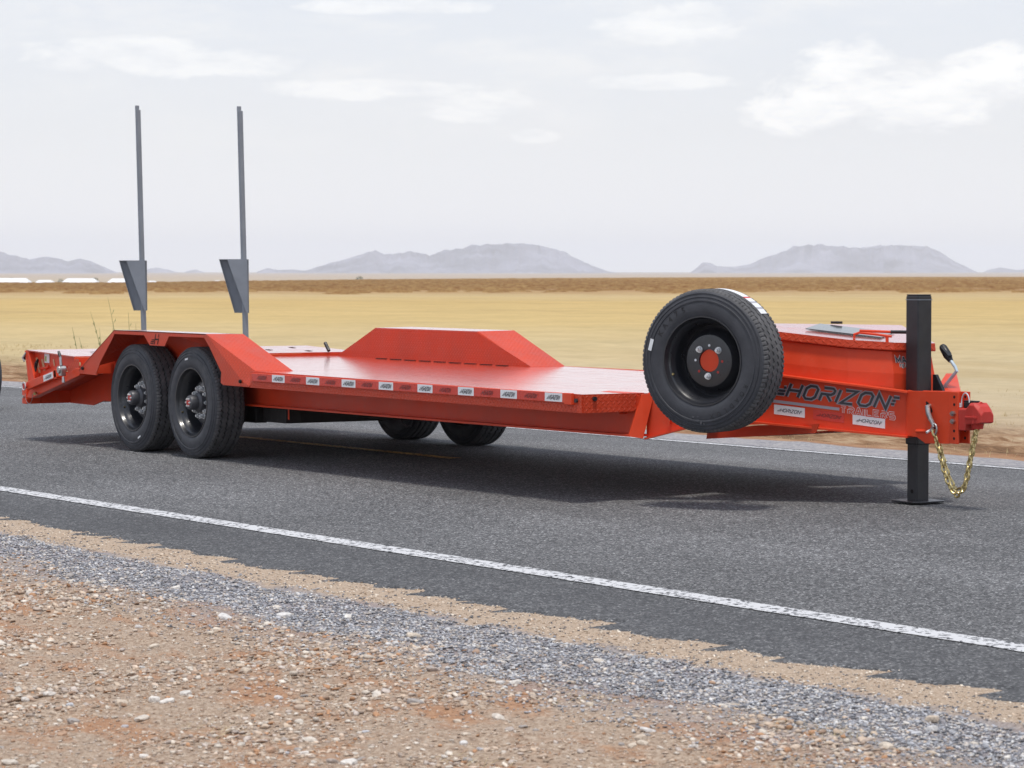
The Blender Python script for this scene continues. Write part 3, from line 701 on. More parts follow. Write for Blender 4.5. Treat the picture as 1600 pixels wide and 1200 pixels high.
# --- deck plates
def deckplate(x0, x1, y0, y1, lift=0):
    lo = [(x0, y0, DZ(x0, y0)-.012+lift), (x1, y0, DZ(x1, y0)-.012+lift), (x1, y1, DZ(x1, y1)-.012+lift), (x0, y1, DZ(x0, y1)-.012+lift)]
    hi = [(a, b_, c_+.012) for a, b_, c_ in lo]
    return MB().hexa(lo, hi)
def camber(x): return 0
dx0 = [-16.78, -15.56, -14.30, -12.925]
for i in range(3):
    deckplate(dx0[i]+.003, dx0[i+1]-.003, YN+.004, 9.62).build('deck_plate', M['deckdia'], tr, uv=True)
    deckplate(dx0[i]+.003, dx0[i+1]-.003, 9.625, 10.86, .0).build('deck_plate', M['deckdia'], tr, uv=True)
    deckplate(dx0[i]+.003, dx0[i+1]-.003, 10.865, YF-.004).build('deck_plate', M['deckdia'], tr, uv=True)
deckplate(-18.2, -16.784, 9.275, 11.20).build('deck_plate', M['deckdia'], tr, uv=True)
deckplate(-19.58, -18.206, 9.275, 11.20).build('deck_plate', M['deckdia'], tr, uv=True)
mb = MB()   # joists
for x in np.arange(-19.2, -12.95, .41): mb.box(x-.03, x+.03, 9.3, 11.2, .56, .655)
mb.build('cross_members', Rr, tr)
# tie-down slots by far fender (dark bars)
for k in range(9):
    x = -18.75+.21*k
    MB().box(x, x+.14, 11.105, 11.125, DZ(x, 11.1)+.001, DZ(x, 11.1)+.006).build('tie_down_slot', M['hole'], tr)
# --- side skirts and rub rails
def skirt(y, sgn):
    pts = [(-16.80, .592), (-12.93, .577), (-12.93, DZ(-12.93, y)+.001), (-16.80, DZ(-16.8, y)+.001)]
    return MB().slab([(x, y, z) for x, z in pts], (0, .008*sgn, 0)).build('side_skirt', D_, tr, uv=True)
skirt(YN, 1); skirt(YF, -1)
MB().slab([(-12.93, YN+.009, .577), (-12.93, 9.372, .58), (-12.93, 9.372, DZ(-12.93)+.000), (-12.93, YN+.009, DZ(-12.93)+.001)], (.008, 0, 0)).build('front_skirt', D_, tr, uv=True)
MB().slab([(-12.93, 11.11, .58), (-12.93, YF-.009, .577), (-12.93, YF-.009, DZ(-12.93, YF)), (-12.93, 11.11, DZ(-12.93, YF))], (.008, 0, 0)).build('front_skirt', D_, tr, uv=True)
def bolt(parent, c, axis, r=.012, h=.01, m='black'):
    c = Vector(c); a = Vector(axis).normalized()
    return MB().tube([c, c+a*h], r, 6).build('bolt', M[m], parent)
def rz(x): return .6325-.0016*(x+13.1)
for sgn, yy, ln in ((1, YN, 1), (-1, YF, 0)):
    rl = MB().slab([(-16.77, yy-.001*sgn, rz(-16.77)-.003), (-13.075, yy-.001*sgn, rz(-13.075)-.003), (-13.075, yy-.001*sgn, rz(-13.075)+.052), (-16.77, yy-.001*sgn, rz(-16.77)+.052)], (0, -.016*sgn, 0)).build('rub_rail', Rr, tr, bevel=.002)
    mb = MB().box(-13.073, -13.0, yy-.022*sgn, yy-.001*sgn, rz(-13.05)-.012, rz(-13.05)+.053) if sgn > 0 else MB().box(-13.073, -13.0, yy+.001, yy+.022, rz(-13.05)-.012, rz(-13.05)+.053)
    mb.build('end_block', Rr, rl, bevel=.003)
    if sgn > 0:
        bolt(rl, (-12.975, yy-.0, .645), (0, -1, 0), .013, .012); bolt(rl, (-12.941+.03-.01, yy, .650), (0, -1, 0), .001, .001) if 0 else None
    pitch = .457
    for k in range(8):
        for red in (0, 1):
            x0 = -16.465+pitch*k-(.285 if red else 0); x1 = x0+(.283 if red else .172)
            if red and k == 0: x0 = -16.745; x1 = -16.468
            ys = yy-.0185*sgn
            q = MB().slab([(x0, ys, rz(x0)+.001), (x1, ys, rz(x1)+.001), (x1, ys, rz(x1)+.049), (x0, ys, rz(x0)+.049)], (0, .0014*sgn, 0))
            if sgn > 0:
                pl = placer((x0+(x1-x0)*.5-.066, ys, rz(x0)+.013), (1, 0, -.0016), (0, 0, 1), (0, -1, 0))
                horizon_logo(q, pl, .023, .132, 1, .0006, None, .17)
            st_ = q.build('reflector_sticker', [M['redtape'], M['inkr']] if red else [M['white'], M['inkd']], rl, fixn=False)
            if not red: st_['label'] = 'white reflective sticker with dark lettering'
# bolts of the front chamfered skirt
fs_ = [o for o in COL.objects if o.name.startswith('front_skirt')][0]
bolt(fs_, (-12.922, 9.06, .655), (1, 0, 0), .014, .012)
# --- main beams
def beam(y, s):
    o = MB().slab([(-19.35, y, .45), (-12.905, y, .45), (-12.905, y, .668), (-19.35, y, .668)], (0, .012*s, 0)).build('main_beam', Rr, tr)
    MB().slab([(-19.35, y-.065, .438), (-12.9, y-.065, .438), (-12.9, y+.065, .438), (-19.35, y+.065, .438)], (0, 0, .012)).build('bottom_flange', Rr, o)
    MB().slab([(-19.35, y-.065, .668), (-12.94, y-.065, .668), (-12.94, y+.065, .668), (-19.35, y+.065, .668)], (0, 0, .012)).build('top_flange', Rr, o)
beam(9.35, 1); beam(11.12, -1)
# front bulkhead across the nose, end plates of the beams
MB().slab([(-12.925, 9.44, .48), (-12.925, 11.05, .48), (-12.925, 11.05, .675), (-12.925, 9.44, .675)], (.01, 0, 0)).build('nose_plate', Rr, tr)
for m_ in (0, 1):
    f = (lambda y: y) if not m_ else (lambda y: 20.47-y)
    a = [(-12.900, f(9.374), .674), (-12.880, f(9.44), .676), (-12.862, f(9.352), .428), (-12.900, f(9.283), .440)]
    MB().slab(a, (-.012, .0, 0)).build('beam_end_plate', Rr, tr)
# --- tongue beams (35 degrees)
ux, uy = .8192, .5736
def TB(s_, off=0.0, m_=0):   # point on near (m_=0) or far tongue beam line at distance s_ back from the coupler plates
    x, y = -11.68+ux*s_, 10.27+uy*s_
    x += uy*off; y -= ux*off
    return (x, y if not m_ else 20.60-y)
def topz(s_): return .703-.112*s_
def botz(s_): return .471-.072*s_
for m_ in (0, 1):
    prof = [(-1.50, .430), (-1.335, .474), (-1.22, .503), (-1.10, .522), (-.83, .531), (0.0, .471), (.03, .470), (.03, .700), (0, .703), (-.73, .785), (-1.2, .812), (-1.40, .80), (-1.47, .69), (-1.50, .676)]
    poly = [(*TB(s_, 0, m_), z) for s_, z in prof]
    nn = (-uy*.010, ux*.010*(1 if not m_ else -1), 0)
    tb = MB().slab(poly, nn).build('tongue_beam', Rr, tr)
    for nm, fz, s0, th_ in (('top_flange', topz, -1.38, .010), ('bottom_flange', botz, -.93, -.010)):
        q = MB()
        lo = [(*TB(s0, .045, m_), fz(s0)), (*TB(.0, .045, m_), fz(0)), (*TB(.0, -.045, m_), fz(0)), (*TB(s0, -.045, m_), fz(s0))]
        q.slab(lo, (0, 0, th_)); q.build(nm, Rr, tb)
    q = MB(); low = [(-1.50, .430), (-1.335, .474), (-1.22, .503), (-1.10, .522), (-.93, .533)]
    for i in range(4):
        (s0, z0), (s1, z1) = low[i], low[i+1]
        q.slab([(*TB(s0, .045, m_), z0), (*TB(s1, .045, m_), z1), (*TB(s1, -.045, m_), z1), (*TB(s0, -.045, m_), z0)], (0, 0, -.010))
    q.build('haunch_flange', Rr, tb)
    if not m_:
        for s0, wd in ((-1.36, .0), (-1.24, .0)):
            MB().slab([(*TB(s0, .002), .52 if s0 < -1.3 else .535), (*TB(s0, .045), .50 if s0 < -1.3 else .52), (*TB(s0+.01, .045), .78), (*TB(s0+.01, .002), .79)], (.008, .006, 0)).build('gusset', Rr, tb)
        d_ = Vector((ux, uy, -.082)).normalized(); n_f = Vector((uy, -ux, 0))
        # lettering
        o0 = Vector((*TB(-.768), .684))
        q = MB(); pl = placer(o0, (ux, uy, -.105), (0, 0, 1), n_f)
        horizon_logo(q, pl, .072, .70, 0, .0015, 1, .185)
        q.build('name_lettering', [M['inkd'], M['inkg']], tb, fixn=False)
        q = MB(); a, b_ = (*TB(-.86), .665), (*TB(-.388), .6165)
        q.slab([Vector(a)+n_f*.0005, Vector(b_)+n_f*.0005, Vector(b_)+n_f*.0005+Vector((0, 0, -.016)), Vector(a)+n_f*.0005+Vector((0, 0, -.016))], n_f*.001); q.build('grey_stripe', M['inkg'], tb)
        q = MB(); pl = placer(Vector((*TB(-.380), .589)), (ux, uy, -.100), (0, 0, 1), n_f)
        word(q, 'TRAILERS', pl, .034, .0285, .0145, .0130, 0, .0006, 0, 0, .00006)
        word(q, 'TRAILERS', pl, .034, .0285, .0145, .0058, 1, .0028, 0, 0, .00006)
        q.build('trailers_lettering', [M['inkw'], Rr], tb, fixn=False)
        for s0, s1, zt0, zt1, hgt, red in ((-.758, -.583, .6285, .6105, .053, 0), (-.535, -.36, .6055, .587, .053, 1), (-.313, -.132, .581, .560, .053, 0)):
            A_, B2 = Vector((*TB(s0), zt0)), Vector((*TB(s1), zt1)); dn = Vector((0, 0, -hgt))
            q = MB().slab([A_+n_f*.0005, B2+n_f*.0005, B2+dn+n_f*.0005, A_+dn+n_f*.0005], n_f*.0012)
            u_ = (B2-A_).normalized()
            pl = placer(A_+u_*.018+dn*.66, u_, (0, 0, 1), n_f); horizon_logo(q, pl, .0175, (s1-s0)*.80, 1, .0022, None, .16)
            q.build('reflector_sticker', [M['redtape'], M['inkr']] if red else [M['white'], M['inkd']], tb, fixn=False)
# tray slung between the tongue beams
q = MB().hexa([(-13.0, 9.93, .405), (-12.07, 9.95, .480), (-12.07, 10.6, .480), (-13.0, 10.6, .405)], [(-13.02, 9.93, .413), (-12.07, 9.95, .488), (-12.07, 10.6, .488), (-13.02, 10.6, .413)])
ty = q.build('tongue_tray', D_, tr, uv=True)
MB().slab([(-13.03, 9.922, .400), (-12.06, 9.93, .478), (-12.03, 9.93, .530), (-12.55, 9.928, .500), (-13.02, 9.922, .449)], (0, .006, 0)).build('tray_lip', Rr, ty)
# --- side plates at the nose (jack pocket)
for yy, s in ((10.255, 1), (10.345, -1)):
    xl = -11.69 if s > 0 else -11.655
    pl_ = [(xl, yy, .471), (-11.60, yy, .468), (-11.53, yy, .437), (-11.345, yy, .444), (-11.345, yy, .722), (-11.64, yy, .716), (xl, yy, .700)]
    sp_ = MB().slab(pl_, (0, .012*s, 0)).build('nose_side_plate', Rr, tr, bevel=.002)
    if s > 0:
        for (cx_, cz, r_, el_) in ((-11.500, .634, .018, 1.9), (-11.455, .520, .012, 1.6)):
            vs = [(cx_+.0+math.cos(a)*r_*el_*.8+math.sin(a)*0, yy-.0012, cz+math.sin(a)*r_*1.0-math.cos(a)*r_*el_*.7) for a in np.linspace(0, 2*math.pi, 18)[:-1]]
            MB().add(vs, [tuple(range(17))]).build('chain_slot', M['hole'], sp_, fixn=False)
        MB().tube([(-11.60, yy-.002, .500), (-11.50, yy-.002, .503)], .009, 10).build('pin_tube', Rr, sp_, smooth=True)
MB().box(-11.655, -11.60, 10.268, 10.333, .69, .70).build('top_cap_plate', Rr, tr)
MB().slab([(-11.95, 10.27, .712), (-11.69, 10.268, .704), (-11.60, 10.268, .718), (-11.33, 10.268, .724), (-11.33, 10.416, .724), (-11.95, 10.60, .718)], (0, 0, .004)) if 0 else None
# raised white-pink plate behind jack
MB().hexa([(-11.66, 10.43, .70), (-11.46, 10.445, .705), (-11.80, 10.72, .79), (-11.86, 10.70, .79)], [(-11.66, 10.43, .706), (-11.46, 10.445, .711), (-11.80, 10.72, .796), (-11.86, 10.70, .796)]).build('step_plate', Rr, tr)
# channel with bolt holes
for yy in (10.252, 10.330):
    ch = MB().box(-11.343, -11.335, 10.252 if yy < 10.3 else 10.3, 10.298 if yy < 10.3 else 10.345, .446, .722)
    ch.box(-11.3345, -11.272, yy, yy+.011, .446, .722)
    c_ = ch.build('coupler_channel', Rr, tr, bevel=.002)
    for k, z in enumerate((.475, .515, .555, .595, .655, .695)):
        if k in (2, 3) and yy < 10.3: continue
        MB().tube([(-11.300, yy+.003, z), (-11.300, yy-.0012, z)], .008, 10).build('bolt_hole', M['hole'], c_)
# --- coupler
cy = 10.302
def sec(x, hw, z0, z1, ch_=.015): return [(x, cy-hw, z0), (x, cy+hw, z0), (x, cy+hw, z1-ch_), (x, cy+hw-ch_, z1), (x, cy-hw+ch_, z1), (x, cy-hw, z1-ch_)]
S_ = [sec(-11.325, .036, .520, .634, .006), sec(-11.275, .036, .520, .634, .006), sec(-11.270, .049, .520, .636, .006), sec(-11.215, .049, .520, .638, .006), sec(-11.208, .050, .552, .645, .01), sec(-11.185, .052, .556, .668, .012), sec(-11.150, .053, .558, .668, .012), sec(-11.120, .050, .560, .650, .02), sec(-11.098, .044, .566, .622, .02)]
q = MB(); vs = [p_ for s in S_ for p_ in s]; n6 = 6
fs = [tuple(range(6)), tuple(range(len(S_)*6-6, len(S_)*6))]
for i in range(len(S_)-1):
    for k in range(6): fs.append((i*6+k, i*6+(k+1) % 6, (i+1)*6+(k+1) % 6, (i+1)*6+k))
q.add(vs, fs); cp = q.build('coupler', M['dred'], tr, bevel=.004)
MB().box(-11.212, -11.125, cy-.058, cy-.050, .585, .597).build('rib', M['dred'], cp, bevel=.002)
MB().tube([(-11.150, cy+.053*math.cos(a), .560+.110*math.sin(a)) for a in np.linspace(0, math.pi, 9)], .006, 6).build('rib', M['dred'], cp, smooth=True)
MB().tube([(-11.175, cy, .558), (-11.175, cy, .530)], [.036, .030], 14).build('ball_clamp', M['dred'], cp, smooth=True)
MB().box(-11.27, -11.17, cy-.014, cy+.014, .668, .678).build('latch_handle', M['blackplastic'], cp, bevel=.003)
MB().box(-11.262, -11.215, cy-.020, cy+.010, .638, .668).build('latch_block', M['blackplastic'], cp, bevel=.003)
MB().tube([(-11.235+.03*math.cos(a), cy-.03, .668+.05*math.sin(a)) for a in np.linspace(math.pi*1.05, 0, 12)], .0035, 6).build('safety_pin', M['chrome'], cp, smooth=True)
MB().tube([(-11.268, cy-.033, .664), (-11.268, cy-.033, .642)], .009, 8).build('pin_head', M['chrome'], cp)
for z in (.607, .566):
    b_ = MB().tube([(-11.303, 10.254, z), (-11.303, 10.238, z)], .0150, 6); b_.tube([(-11.303, 10.238, z), (-11.303, 10.230, z)], .009, 8)
    b_.build('bolt', M['steel'], cp)
# --- safety chains
def link_mesh(L_=.046, W_=.034, r_=.0062):
    mb = MB(); pts = []
    for k in range(6): a = math.pi*k/5-math.pi/2; pts.append((L_/2-W_/2+r_*0+math.cos(a)*(W_/2-r_)+.0, math.sin(a)*(W_/2-r_), 0))
    for k in range(6): a = math.pi*k/5+math.pi/2; pts.append((-(L_/2-W_/2)+math.cos(a)*(W_/2-r_), math.sin(a)*(W_/2-r_), 0))
    mb.tube(pts, r_, 7, closed=True); return mb
lme = None
def chain(pts, parent_name_mesh, lab=None):
    global lme
    pts = [Vector(p_) for p_ in pts]; seg = [(pts[i+1]-pts[i]).length for i in range(len(pts)-1)]; tot = sum(seg); step = .0335
    n = int(tot/step); prev = None
    for k in range(n):
        d = (k+.5)*step; i = 0
        while i < len(seg)-1 and d > seg[i]: d -= seg[i]; i += 1
        p_ = pts[i].lerp(pts[i+1], d/seg[i]); t_ = (pts[i+1]-pts[i]).normalized()
        side = t_.cross(Vector((0, 1, 0))).normalized(); oth = t_.cross(side).normalized()
        y_ = (side+oth*.25).normalized() if k % 2 else (oth-side*.25).normalized(); z_ = t_.cross(y_).normalized(); y_ = z_.cross(t_)
        if lme is None:
            o0_ = link_mesh().build('link', M['gold'], parent_name_mesh, org=p_, local=True, smooth=True); lme = o0_.data; o_ = o0_
        else: o_ = link(bpy.data.objects.new('link', lme), parent_name_mesh, p_)
        o_.rotation_euler = Matrix((t_, y_, z_)).transposed().to_euler()
def cat(a, b_, sag, n=24, pw=2.0):
    a, b_ = Vector(a), Vector(b_); out = []
    for i in range(n+1):
        s_ = i/n; p_ = a.lerp(b_, s_); p_.z -= sag*(1-abs(2*s_-1)**pw); out.append(p_)
    return out
hk = MB(); hp = [(-11.500, 10.275, .645), (-11.492, 10.235, .634), (-11.470, 10.222, .600), (-11.450, 10.220, .572), (-11.435, 10.220, .555), (-11.425, 10.220, .530)]
hk.tube(hp, [.012, .015, .015, .013, .012, .009], 10)
hko = hk.build('safety_chain', M['steel'], tr, smooth=True); hko['label'] = 'gold safety chain on a steel hook'
MB().tube([(-11.42+.020*math.cos(a), 10.220, .520+.028*math.sin(a)) for a in np.linspace(0, 2*math.pi, 16)[:-1]], .006, 7, closed=True).build('hook_eye', M['steel'], hko, smooth=True)
MB().tube([(-11.455, 10.24, .52), (-11.46, 10.20, .50)], .008, 8).build('clevis_pin', M['chrome'], hko, smooth=True)
c1 = [(a_-.012, b_+.0, z_) for a_, b_, z_ in [(-11.415, 10.222, .515), (-11.395, 10.228, .45), (-11.376, 10.235, .38), (-11.355, 10.24, .31), (-11.330, 10.245, .25), (-11.300, 10.25, .200), (-11.262, 10.25, .176), (-11.222, 10.252, .195), (-11.200, 10.256, .245), (-11.190, 10.262, .31), (-11.180, 10.27, .38), (-11.172, 10.28, .45), (-11.160, 10.29, .53)]]
chain(c1, hko)
hk2 = MB().tube([(-11.285, 10.372, .57), (-11.275, 10.392, .555), (-11.278, 10.396, .54)], .007, 8).build('safety_chain', M['steel'], tr, smooth=True)
c2 = [(a-.112+.012*(i/12), b_+.105, c_+.012) for i, (a, b_, c_) in enumerate(c1)][::-1]
chain(c2, hk2)
# --- jack
jx, jy = -11.712, 10.365
q = MB().box(jx-.05, jx+.05, jy-.05, jy+.05, .42, 1.229)
jk = q.build('jack', B_, tr, bevel=.007)
MB().box(jx-.052, jx+.052, jy-.052, jy+.052, 1.205, 1.209).build('jack_seam', M['galv'], jk)
MB().box(jx-.047, jx+.047, jy-.047, jy+.047, 1.229, 1.236).build('jack_cap', B_, jk, bevel=.002)
MB().box(jx-.042, jx+.042, jy-.042, jy+.042, .112, .43).build('drop_leg', B_, jk, bevel=.005)
MB().tube([(jx+.0, jy-.0435, .165), (jx+.0, jy-.0415, .165)], .011, 12).build('pin_hole', M['hole'], jk)
q = MB(); n_ = 8
q.slab([(jx-.115, jy-.085, .107), (jx-.085, jy-.115, .107), (jx+.085, jy-.115, .107), (jx+.115, jy-.085, .107), (jx+.115, jy+.085, .107), (jx+.085, jy+.115, .107), (jx-.085, jy+.115, .107), (jx-.115, jy+.085, .107)], (0, 0, .009))
q.build('foot_plate', B_, jk, bevel=.003)
# --- tool box
bz = lambda s_: -.105*s_
K0 = (-12.70, 9.63); K1 = (-11.985, 10.095); K2 = (-11.80, 10.262); K3 = (-11.80, 10.56); K4 = (-11.985, 10.68); K5 = (-12.70, 11.10)
zl = {0: .905, 1: .817, 2: .805, 3: .795, 4: .797, 5: .885}; zu = {0: 1.028, 1: .940, 2: .926, 3: .918, 4: .92, 5: 1.0}
KB = [K0, K1, K2, K3, K4, K5]; low = [(x, y, .62) for x, y in KB]; mid_ = [(x, y, zl[i]) for i, (x, y) in enumerate(KB)]
cenx, ceny = -12.3, 10.36
ins = lambda x, y, k: (cenx+(x-cenx)*(1-k*.9), ceny+(y-ceny)*(1-k))
up_ = [(*ins(x, y, .05), zu[i]) for i, (x, y) in enumerate(KB)]
q = MB(); vs = low+mid_+up_; fs = []
for lv in (0, 1):
    for i in range(6): j = (i+1) % 6; fs.append((lv*6+i, lv*6+j, lv*6+6+j, lv*6+6+i))
fs += [tuple(range(12, 18)), tuple(range(5, -1, -1))]
tbx = q.add(vs, fs).build('tool_box', Rr, tr, bevel=.003)
lid0 = [(*ins(x, y, -.015), zu[i]+.003) for i, (x, y) in enumerate(KB)]; lid1 = [(*ins(x, y, -.005), zu[i]+.048) for i, (x, y) in enumerate(KB)]
q = MB(); q.add(lid1, [tuple(range(0, 6))], 1); q.add(lid0+lid1, [(5, 4, 3, 2, 1, 0)]+[(i, (i+1) % 6, (i+1) % 6+6, i+6) for i in range(6)])
lid = q.build('tool_box_lid', [D_, M['deckdia']], tbx, uv=True, bevel=.006)
# tinted panel and hinge on the lid
def lidz(x, y): return .9895+(x+11.985)*-.112+(y-10.095)*-.020
g_ = [(-12.38, 10.12), (-12.02, 10.36), (-12.25, 10.66), (-12.62, 10.42)]
pnl = MB().slab([(x, y, lidz(x, y)+.0055) for x, y in g_], (0, 0, .005)).build('solar_panel', M['glass'], tbx)
MB().box(-12.62, -12.56, 10.50, 10.54, lidz(-12.6, 10.5)+.012, lidz(-12.6, 10.5)+.026).build('junction_box', M['blackplastic'], tbx, bevel=.002)
# latch handle
def LP(x, y, h): return (x, y, lidz(x, y)+h)
lt = MB().tube([LP(-12.02, 10.17, .0), LP(-12.02, 10.17, .024), LP(-12.0, 10.19, .036), LP(-11.93, 10.25, .036), LP(-11.86, 10.30, .034)], .0075, 8)
lt.tube([LP(-11.88, 10.285, .03), LP(-11.88, 10.285, .0)], .009, 8)
lto = lt.build('latch', Rr, tbx, smooth=True)
MB().tube([LP(-12.0, 10.19, .046), LP(-11.86, 10.33, .058)], .0075, 8).build('latch_arm', Rr, tbx, smooth=True)
MB().tube([LP(-11.88, 10.31, .056), LP(-11.80, 10.39, .066)], .010, 10).build('latch_grip', M['blackplastic'], tbx, smooth=True)
# decal on the front face of the box
dA = Vector(mid_[2]); dB = Vector(mid_[3]); uA = Vector(up_[2]); un = (dB-dA).normalized(); vn = (uA-dA).normalized(); nf = un.cross(vn).normalized()
if nf.x < 0: nf = -nf
q = MB(); pl = placer(dA+un*.030+vn*.060+nf*.001, un, vn, nf)
for dd_, wd, mi in ((.0, .016, 1), (.002, .0085, 0)):
    word(q, 'MA', pl, .030, .026, .012, wd*.85, mi, dd_, -.2, 0, .0001)
pl = placer(dA+un*.048+vn*.036+nf*.001, un, vn, nf)
for dd_, wd, mi in ((.0, .010, 1), (.002, .004, 0)):
    word(q, 'TEA', pl, .014, .013, .008, wd, mi, dd_, 0, 0, .0001)
q.build('decal', [M['inkd'], M['white']], tbx, fixn=False)
# plug and grey cable behind jack
pc = MB().tube([(-11.66, 10.50, .70), (-11.64, 10.50, .745), (-11.59, 10.50, .790), (-11.555, 10.50, .822), (-11.57, 10.50, .845), (-11.605, 10.50, .878)], .0095, 10).build('plug_cable', M['cable'], tr, smooth=True)
MB().tube([(-11.603, 10.50, .874), (-11.63, 10.50, .905), (-11.665, 10.50, .945), (-11.675, 10.50, .955)], [.014, .024, .022, .016], 12).build('plug', M['blackplastic'], pc, smooth=True)
MB().slab([(-11.655, 10.47, .952), (-11.592, 10.47, .905), (-11.595, 10.47, .899), (-11.66, 10.47, .945)], (0, .03, 0)).build('plug_cap', M['blackplastic'], pc)
MB().slab([(-11.68, 10.44, .712), (-11.60, 10.44, .712), (-11.66, 10.44, .80), (-11.68, 10.44, .80)], (0, .02, 0)).build('cable_guard', B_, pc)

# --- wheels
RT, WT = .387, .232     # tyre radius, width
def tyre_mesh(seg=384):
    hw = WT/2; mb = MB(); rim = .238
    # side profile from the bead out, near side y=-hw
    side = [(rim, -hw+.010), (rim+.004, -hw+.002), (rim+.018, -hw-.004), (.275, -hw-.008), (.300, -hw-.007), (.318, -hw-.004), (.320, -hw-.0075), (.327, -hw-.0075), (.329, -hw-.003), (.340, -hw+.0), (.343, -hw-.003), (.349, -hw-.001), (.351, -hw+.004), (.362, -hw+.006), (.3635, -hw+.003), (.369, -hw+.006), (.374, -hw+.011), (.381, -hw+.015)]
    grooves = [-.70, -.24, .24, .70]; vs = []; ns = None
    for k in range(seg):
        th = 2*math.pi*k/seg; zz = (1 if (k % 12) < 6 else -1)*(1-abs(((k % 6)-2.5)/3)*0)
        ph = (k % 6)/6; tri = 4*abs(ph-.5)-1
        prof = list(side)
        notch = (k % 4) == 0
        if notch: prof = prof[:-1]+[(.374, -hw+.018)]
        tr_ = [(RT-.001 if not notch else RT-.008, -hw+.022)]
        for gi, g0 in enumerate(grooves):
            gy = g0*hw*.86+tri*.0060*(1 if gi % 2 else -1); gw = .0070
            tr_ += [(RT, gy-gw), (RT-.013, gy-gw*.5), (RT-.013, gy+gw*.5), (RT, gy+gw)]
        tr_ += [(RT-.001 if not notch else RT-.008, hw-.022)]
        prof2 = prof+tr_+[(r_, -y_) for r_, y_ in reversed(prof)]
        ns = len(prof2)
        for r_, y_ in prof2: vs.append((r_*math.cos(th), y_, r_*math.sin(th)))
    fs = []; ms = []
    for k in range(seg):
        k2 = (k+1) % seg
        for i in range(ns-1):
            fs.append((k*ns+i, k*ns+i+1, k2*ns+i+1, k2*ns+i)); ms.append((2 if (i >= len(side) and i < ns-len(side) and (i-len(side)-1) % 4 == 1) else 1) if len(side)-2 <= i < ns-len(side)+1 else 0)  # groove floors get the black material as painted cavity shade
    mb.v = vs; mb.f = fs; mb.m = ms; return mb
def rim_mesh(dish=.125):
    # deep dish; face plate sits 'dish' in from the near lip
    hw = WT/2; p_ = [(.236, hw-.012), (.240, hw-.004), (.236, hw-.001), (.228, hw-.010), (.220, hw-.03), (.205, hw-.06), (.205, 0), (.218, -hw+.05)]
    prof = [(.2375, -hw+.014), (.2425, -hw+.002), (.2410, -hw-.003), (.2350, -hw-.003), (.2300, -hw+.006), (.2280, -hw+.018), (.2220, -hw+.030), (.2175, -hw+.034), (.2135, -hw+.046), (.2060, -hw+.058), (.2010, -hw+.075), (.1985, -hw+dish+.052), (.1920, -hw+dish+.062), (.1800, -hw+dish+.058), (.1480, -hw+dish+.008), (.1400, -hw+dish-.001), (.1180, -hw+dish-.004), (.0610, -hw+dish-.004), (.0600, -hw+dish+.002), (.0600, -hw+dish+.010), (.1400, -hw+dish+.014), (.1900, -hw+dish+.072), (.2040, -hw+dish+.075), (.2060, hw-.06), (.222, hw-.03), (.236, hw-.003), (.241, hw-.002), (.238, hw-.013)]
    return MB().lathe(prof, 96)
def nut_mesh(r_=.015, h=.03):
    mb = MB(); mb.tube([(0, 0, 0), (0, -h*.62, 0)], r_, 6); mb.tube([(0, -h*.62, 0), (0, -h, 0)], [r_*.62, r_*.55], 10); mb.tube([(0, .002, 0), (0, -.004, 0)], r_*1.25, 14); return mb
def hub_meshes():
    a = MB().lathe([(.0001, -.145), (.030, -.145), (.046, -.140), (.052, -.128), (.052, -.085), (.068, -.070), (.072, .0), (.0001, .0)], 40)
    b_ = MB().lathe([(.0001, -.160), (.018, -.160), (.028, -.157), (.034, -.146), (.0001, -.144)], 24)
    return a, b_
def letters(parent, text, rad, a0, step, size, y, flip=False):
    for i, ch in enumerate(text):
        cu_ = bpy.data.curves.new('lettering', 'FONT'); cu_.body = ch; cu_.size = size; cu_.extrude = .0008; cu_.align_x = 'CENTER'; cu_.align_y = 'CENTER'; cu_.resolution_u = 2
        tmp = bpy.data.objects.new('t', cu_); me = bpy.data.meshes.new_from_object(tmp); bpy.data.objects.remove(tmp)
        me.materials.clear(); me.materials.append(M['letter'])
        o = bpy.data.objects.new('lettering', me); COL.objects.link(o); o.parent = parent; ORG[o] = Vector((0, 0, 0))
        a = a0-step*i
        pos_ = Vector((rad*math.cos(a), y, rad*math.sin(a)))
        upv = Vector((math.cos(a), 0, math.sin(a))); rt = Vector((math.sin(a), 0, -math.cos(a)))
        o.matrix_local = Matrix.Translation(pos_) @ Matrix((rt, upv, Vector((0, -1, 0)))).transposed().to_4x4()
SPARE = {}
